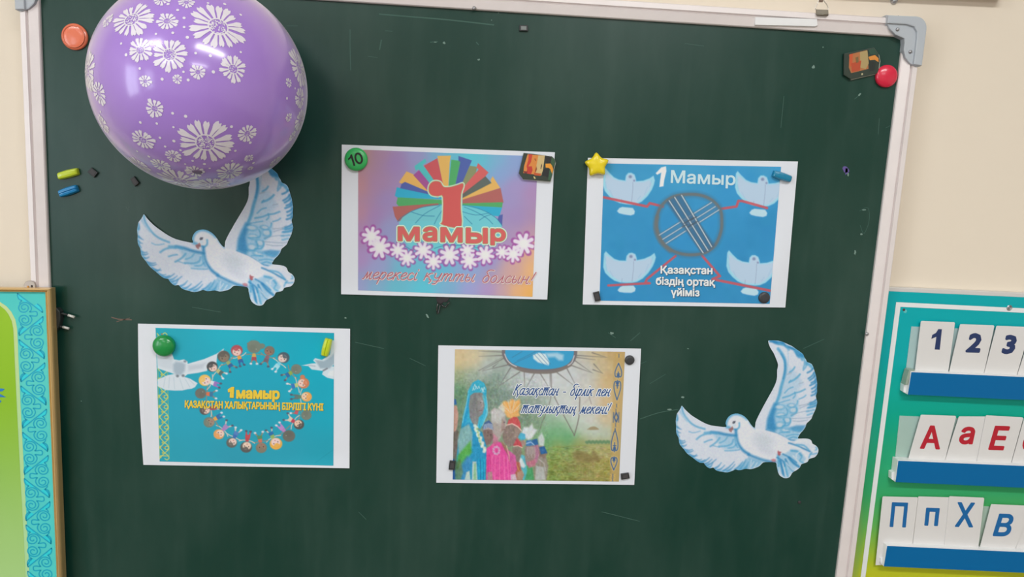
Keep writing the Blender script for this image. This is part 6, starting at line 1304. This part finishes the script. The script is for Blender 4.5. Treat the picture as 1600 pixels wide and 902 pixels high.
# black clip whose ends show below the upper middle sheet
m_gb = mat('glossy_black', (26, 28, 30), .12, coat=.8)
t = empty('wire_clip', tuple(P(691, 476, -.0002).tolist()), 'small glossy black clip peeking out below the upper middle sheet', 'clip')
zc_ = crop(640, 450, 12.88)
from_bm('clip_body', prism_bm(pp(zc_([(530, 180), (800, 190), (800, 230), (740, 300), (690, 285), (640, 330), (570, 320), (535, 240)]), -.0008), -.0002, .0008, 2), mat('clip_matt', (42, 38, 42), .5), t)
def tb(pts, r, y): return [P(a, b, y) for a, b in zc_(pts)]
from_bm('clip_prong', tube_bm(tb([(570, 300), (555, 380), (548, 450), (560, 520), (585, 500), (600, 420), (620, 330)], 1, -.003), .0010, 10), m_gb, t, smooth=True)
from_bm('clip_prong', tube_bm(tb([(640, 330), (700, 390), (730, 380), (770, 320), (805, 275)], 1, -.003), .0010, 10), m_gb, t, smooth=True)
# black plug lying against the board beside the gold frame
t = empty('electric_plug', tuple(P(92, 502, -.002).tolist()), 'black electric plug with two pale pin tips beside the gold frame', 'plug')
m_pb = mat('plug_black', (38, 44, 44), .5)
from_bm('plug_body', prism_bm(pp([(70, 482), (88, 482), (93, 487), (94, 500), (91, 512), (86, 518), (70, 518)], -.0100), -.0004, .002, 3), m_pb, t)
for (a, b, c_) in (((90, 488), (106.5, 492.5), (116.5, 496)), ((88, 509), (98, 511), (108, 513.8))):
    pr = from_bm('pin', tube_bm([P(*a, -.005), P(*b, -.005)], .0015, 12), m_pb, t, smooth=True)
    o = from_bm('pin_tip', tube_bm([P(*b, -.005), P(*c_, -.005)], .0019, 12), mat('pin_metal', (206, 206, 200), .35, metal=.3), pr, smooth=True); o['label'] = 'pale metal tip'
# binder clip on the top rail
t = empty('binder_clip', tuple(P(1285, 20, -.008).tolist()), 'small grey metal binder clip gripping the top rail of the frame', 'clip')
m_bc = mat('clip_metal', (134, 128, 116), .35, metal=.6); m_wire = mat('clip_wire', (216, 212, 204), .25, metal=.7)
q = [(1276, 14.4), (1294.6, 15.2), (1294.8, 23.2), (1293.6, 24.8), (1278, 24.0), (1276.2, 22.5)]
from_bm('clip_jaw', prism_bm(pp(q, -.0115), -.0088, .0006, 2), m_bc, t)
from_bm('clip_lip', tube_bm(pp([(1277.5, 22.2), (1294, 23.4)], -.0125), .0010, 10), m_bc, t, smooth=True)
for nm, l in (('wire_handle', [(1276.5, 15), (1273.8, 13.5), (1277, 6), (1280.5, -3), (1283, -10), (1289, -10)]), ('wire_handle', [(1294.2, 15.5), (1294, 12.5), (1291.5, 6.5), (1287.5, 1.5), (1286, -6)])):
    from_bm(nm, tube_bm(pp(smooth_curve(l, 4, False), -.0108), .0006, 8), m_wire, t, smooth=True)
from_bm('clip_back', prism_bm(pp([(1279, -6), (1287, -6), (1286, 3), (1281, 3)], -.0100), -.008, .0004), mat('clip_brown', (120, 96, 80), .5), t)
# wall hook above the corner, crumbs on the corner piece
c = P(1399, .5, WALLY - .004)
t = empty('wall_hook', (float(c[0]), WALLY, float(c[2])), 'small round steel hook on the wall above the frame corner', 'hook')
from_bm('hook_plate', lathe_bm([(0, .0060), (.0022, .0058), (.0036, .0044), (.0048, .0016), (.0050, .0)], 24, (c[0], WALLY, c[2])), m_screw, t, smooth=True)
from_bm('hook_stem', tube_bm([(c[0], WALLY - .004, c[2] + .001), (c[0] - .001, WALLY - .010, c[2] + .004), (c[0] - .001, WALLY - .012, c[2] + .012)], .0012, 10), mat('hook_dark', (70, 62, 54), .4, metal=.5), t, smooth=True)
bm = bmesh.new()
for i, (px, py) in enumerate([(1389, 27.5), (1392, 26.6), (1395, 27.4), (1398, 27.6), (1401, 27.2), (1403, 26.2)]):
    p = P(px, py, -.010); s = .0008 + .0005 * (i % 3)
    m_ = bmesh.ops.create_icosphere(bm, subdivisions=1, radius=s); bmesh.ops.translate(bm, verts=m_['verts'], vec=Vector(p.tolist()))
o = from_bm('crumbs', bm, mat('crumb_dark', (60, 54, 52), .8)); tag(o, 'dark crumbs lying on top of the grey frame corner', 'crumbs', kind='stuff')
# framed picture assumed above the view: unseen, put in for its soft wall shadow
t = empty('unseen_picture', tuple(P(1450, -150, WALLY).tolist()), 'assumed reddish brown framed picture, unseen above the top right corner, added for its soft shadow', 'picture')
q = [(1310, -330), (1592, -318), (1575, -6.0), (1300, -19)]
from_bm('frame_wood', prism_bm(pp(q, WALLY - .02), WALLY - .0005, .001), mat('frame_brown', (150, 104, 80), .4), t)
cq = np.mean(q, 0); from_bm('picture_print', prism_bm(pp([tuple(cq + (np.array(a) - cq) * .88) for a in q], WALLY - .0212), WALLY - .019), mat('picture_paper', (220, 214, 200), .5), t)
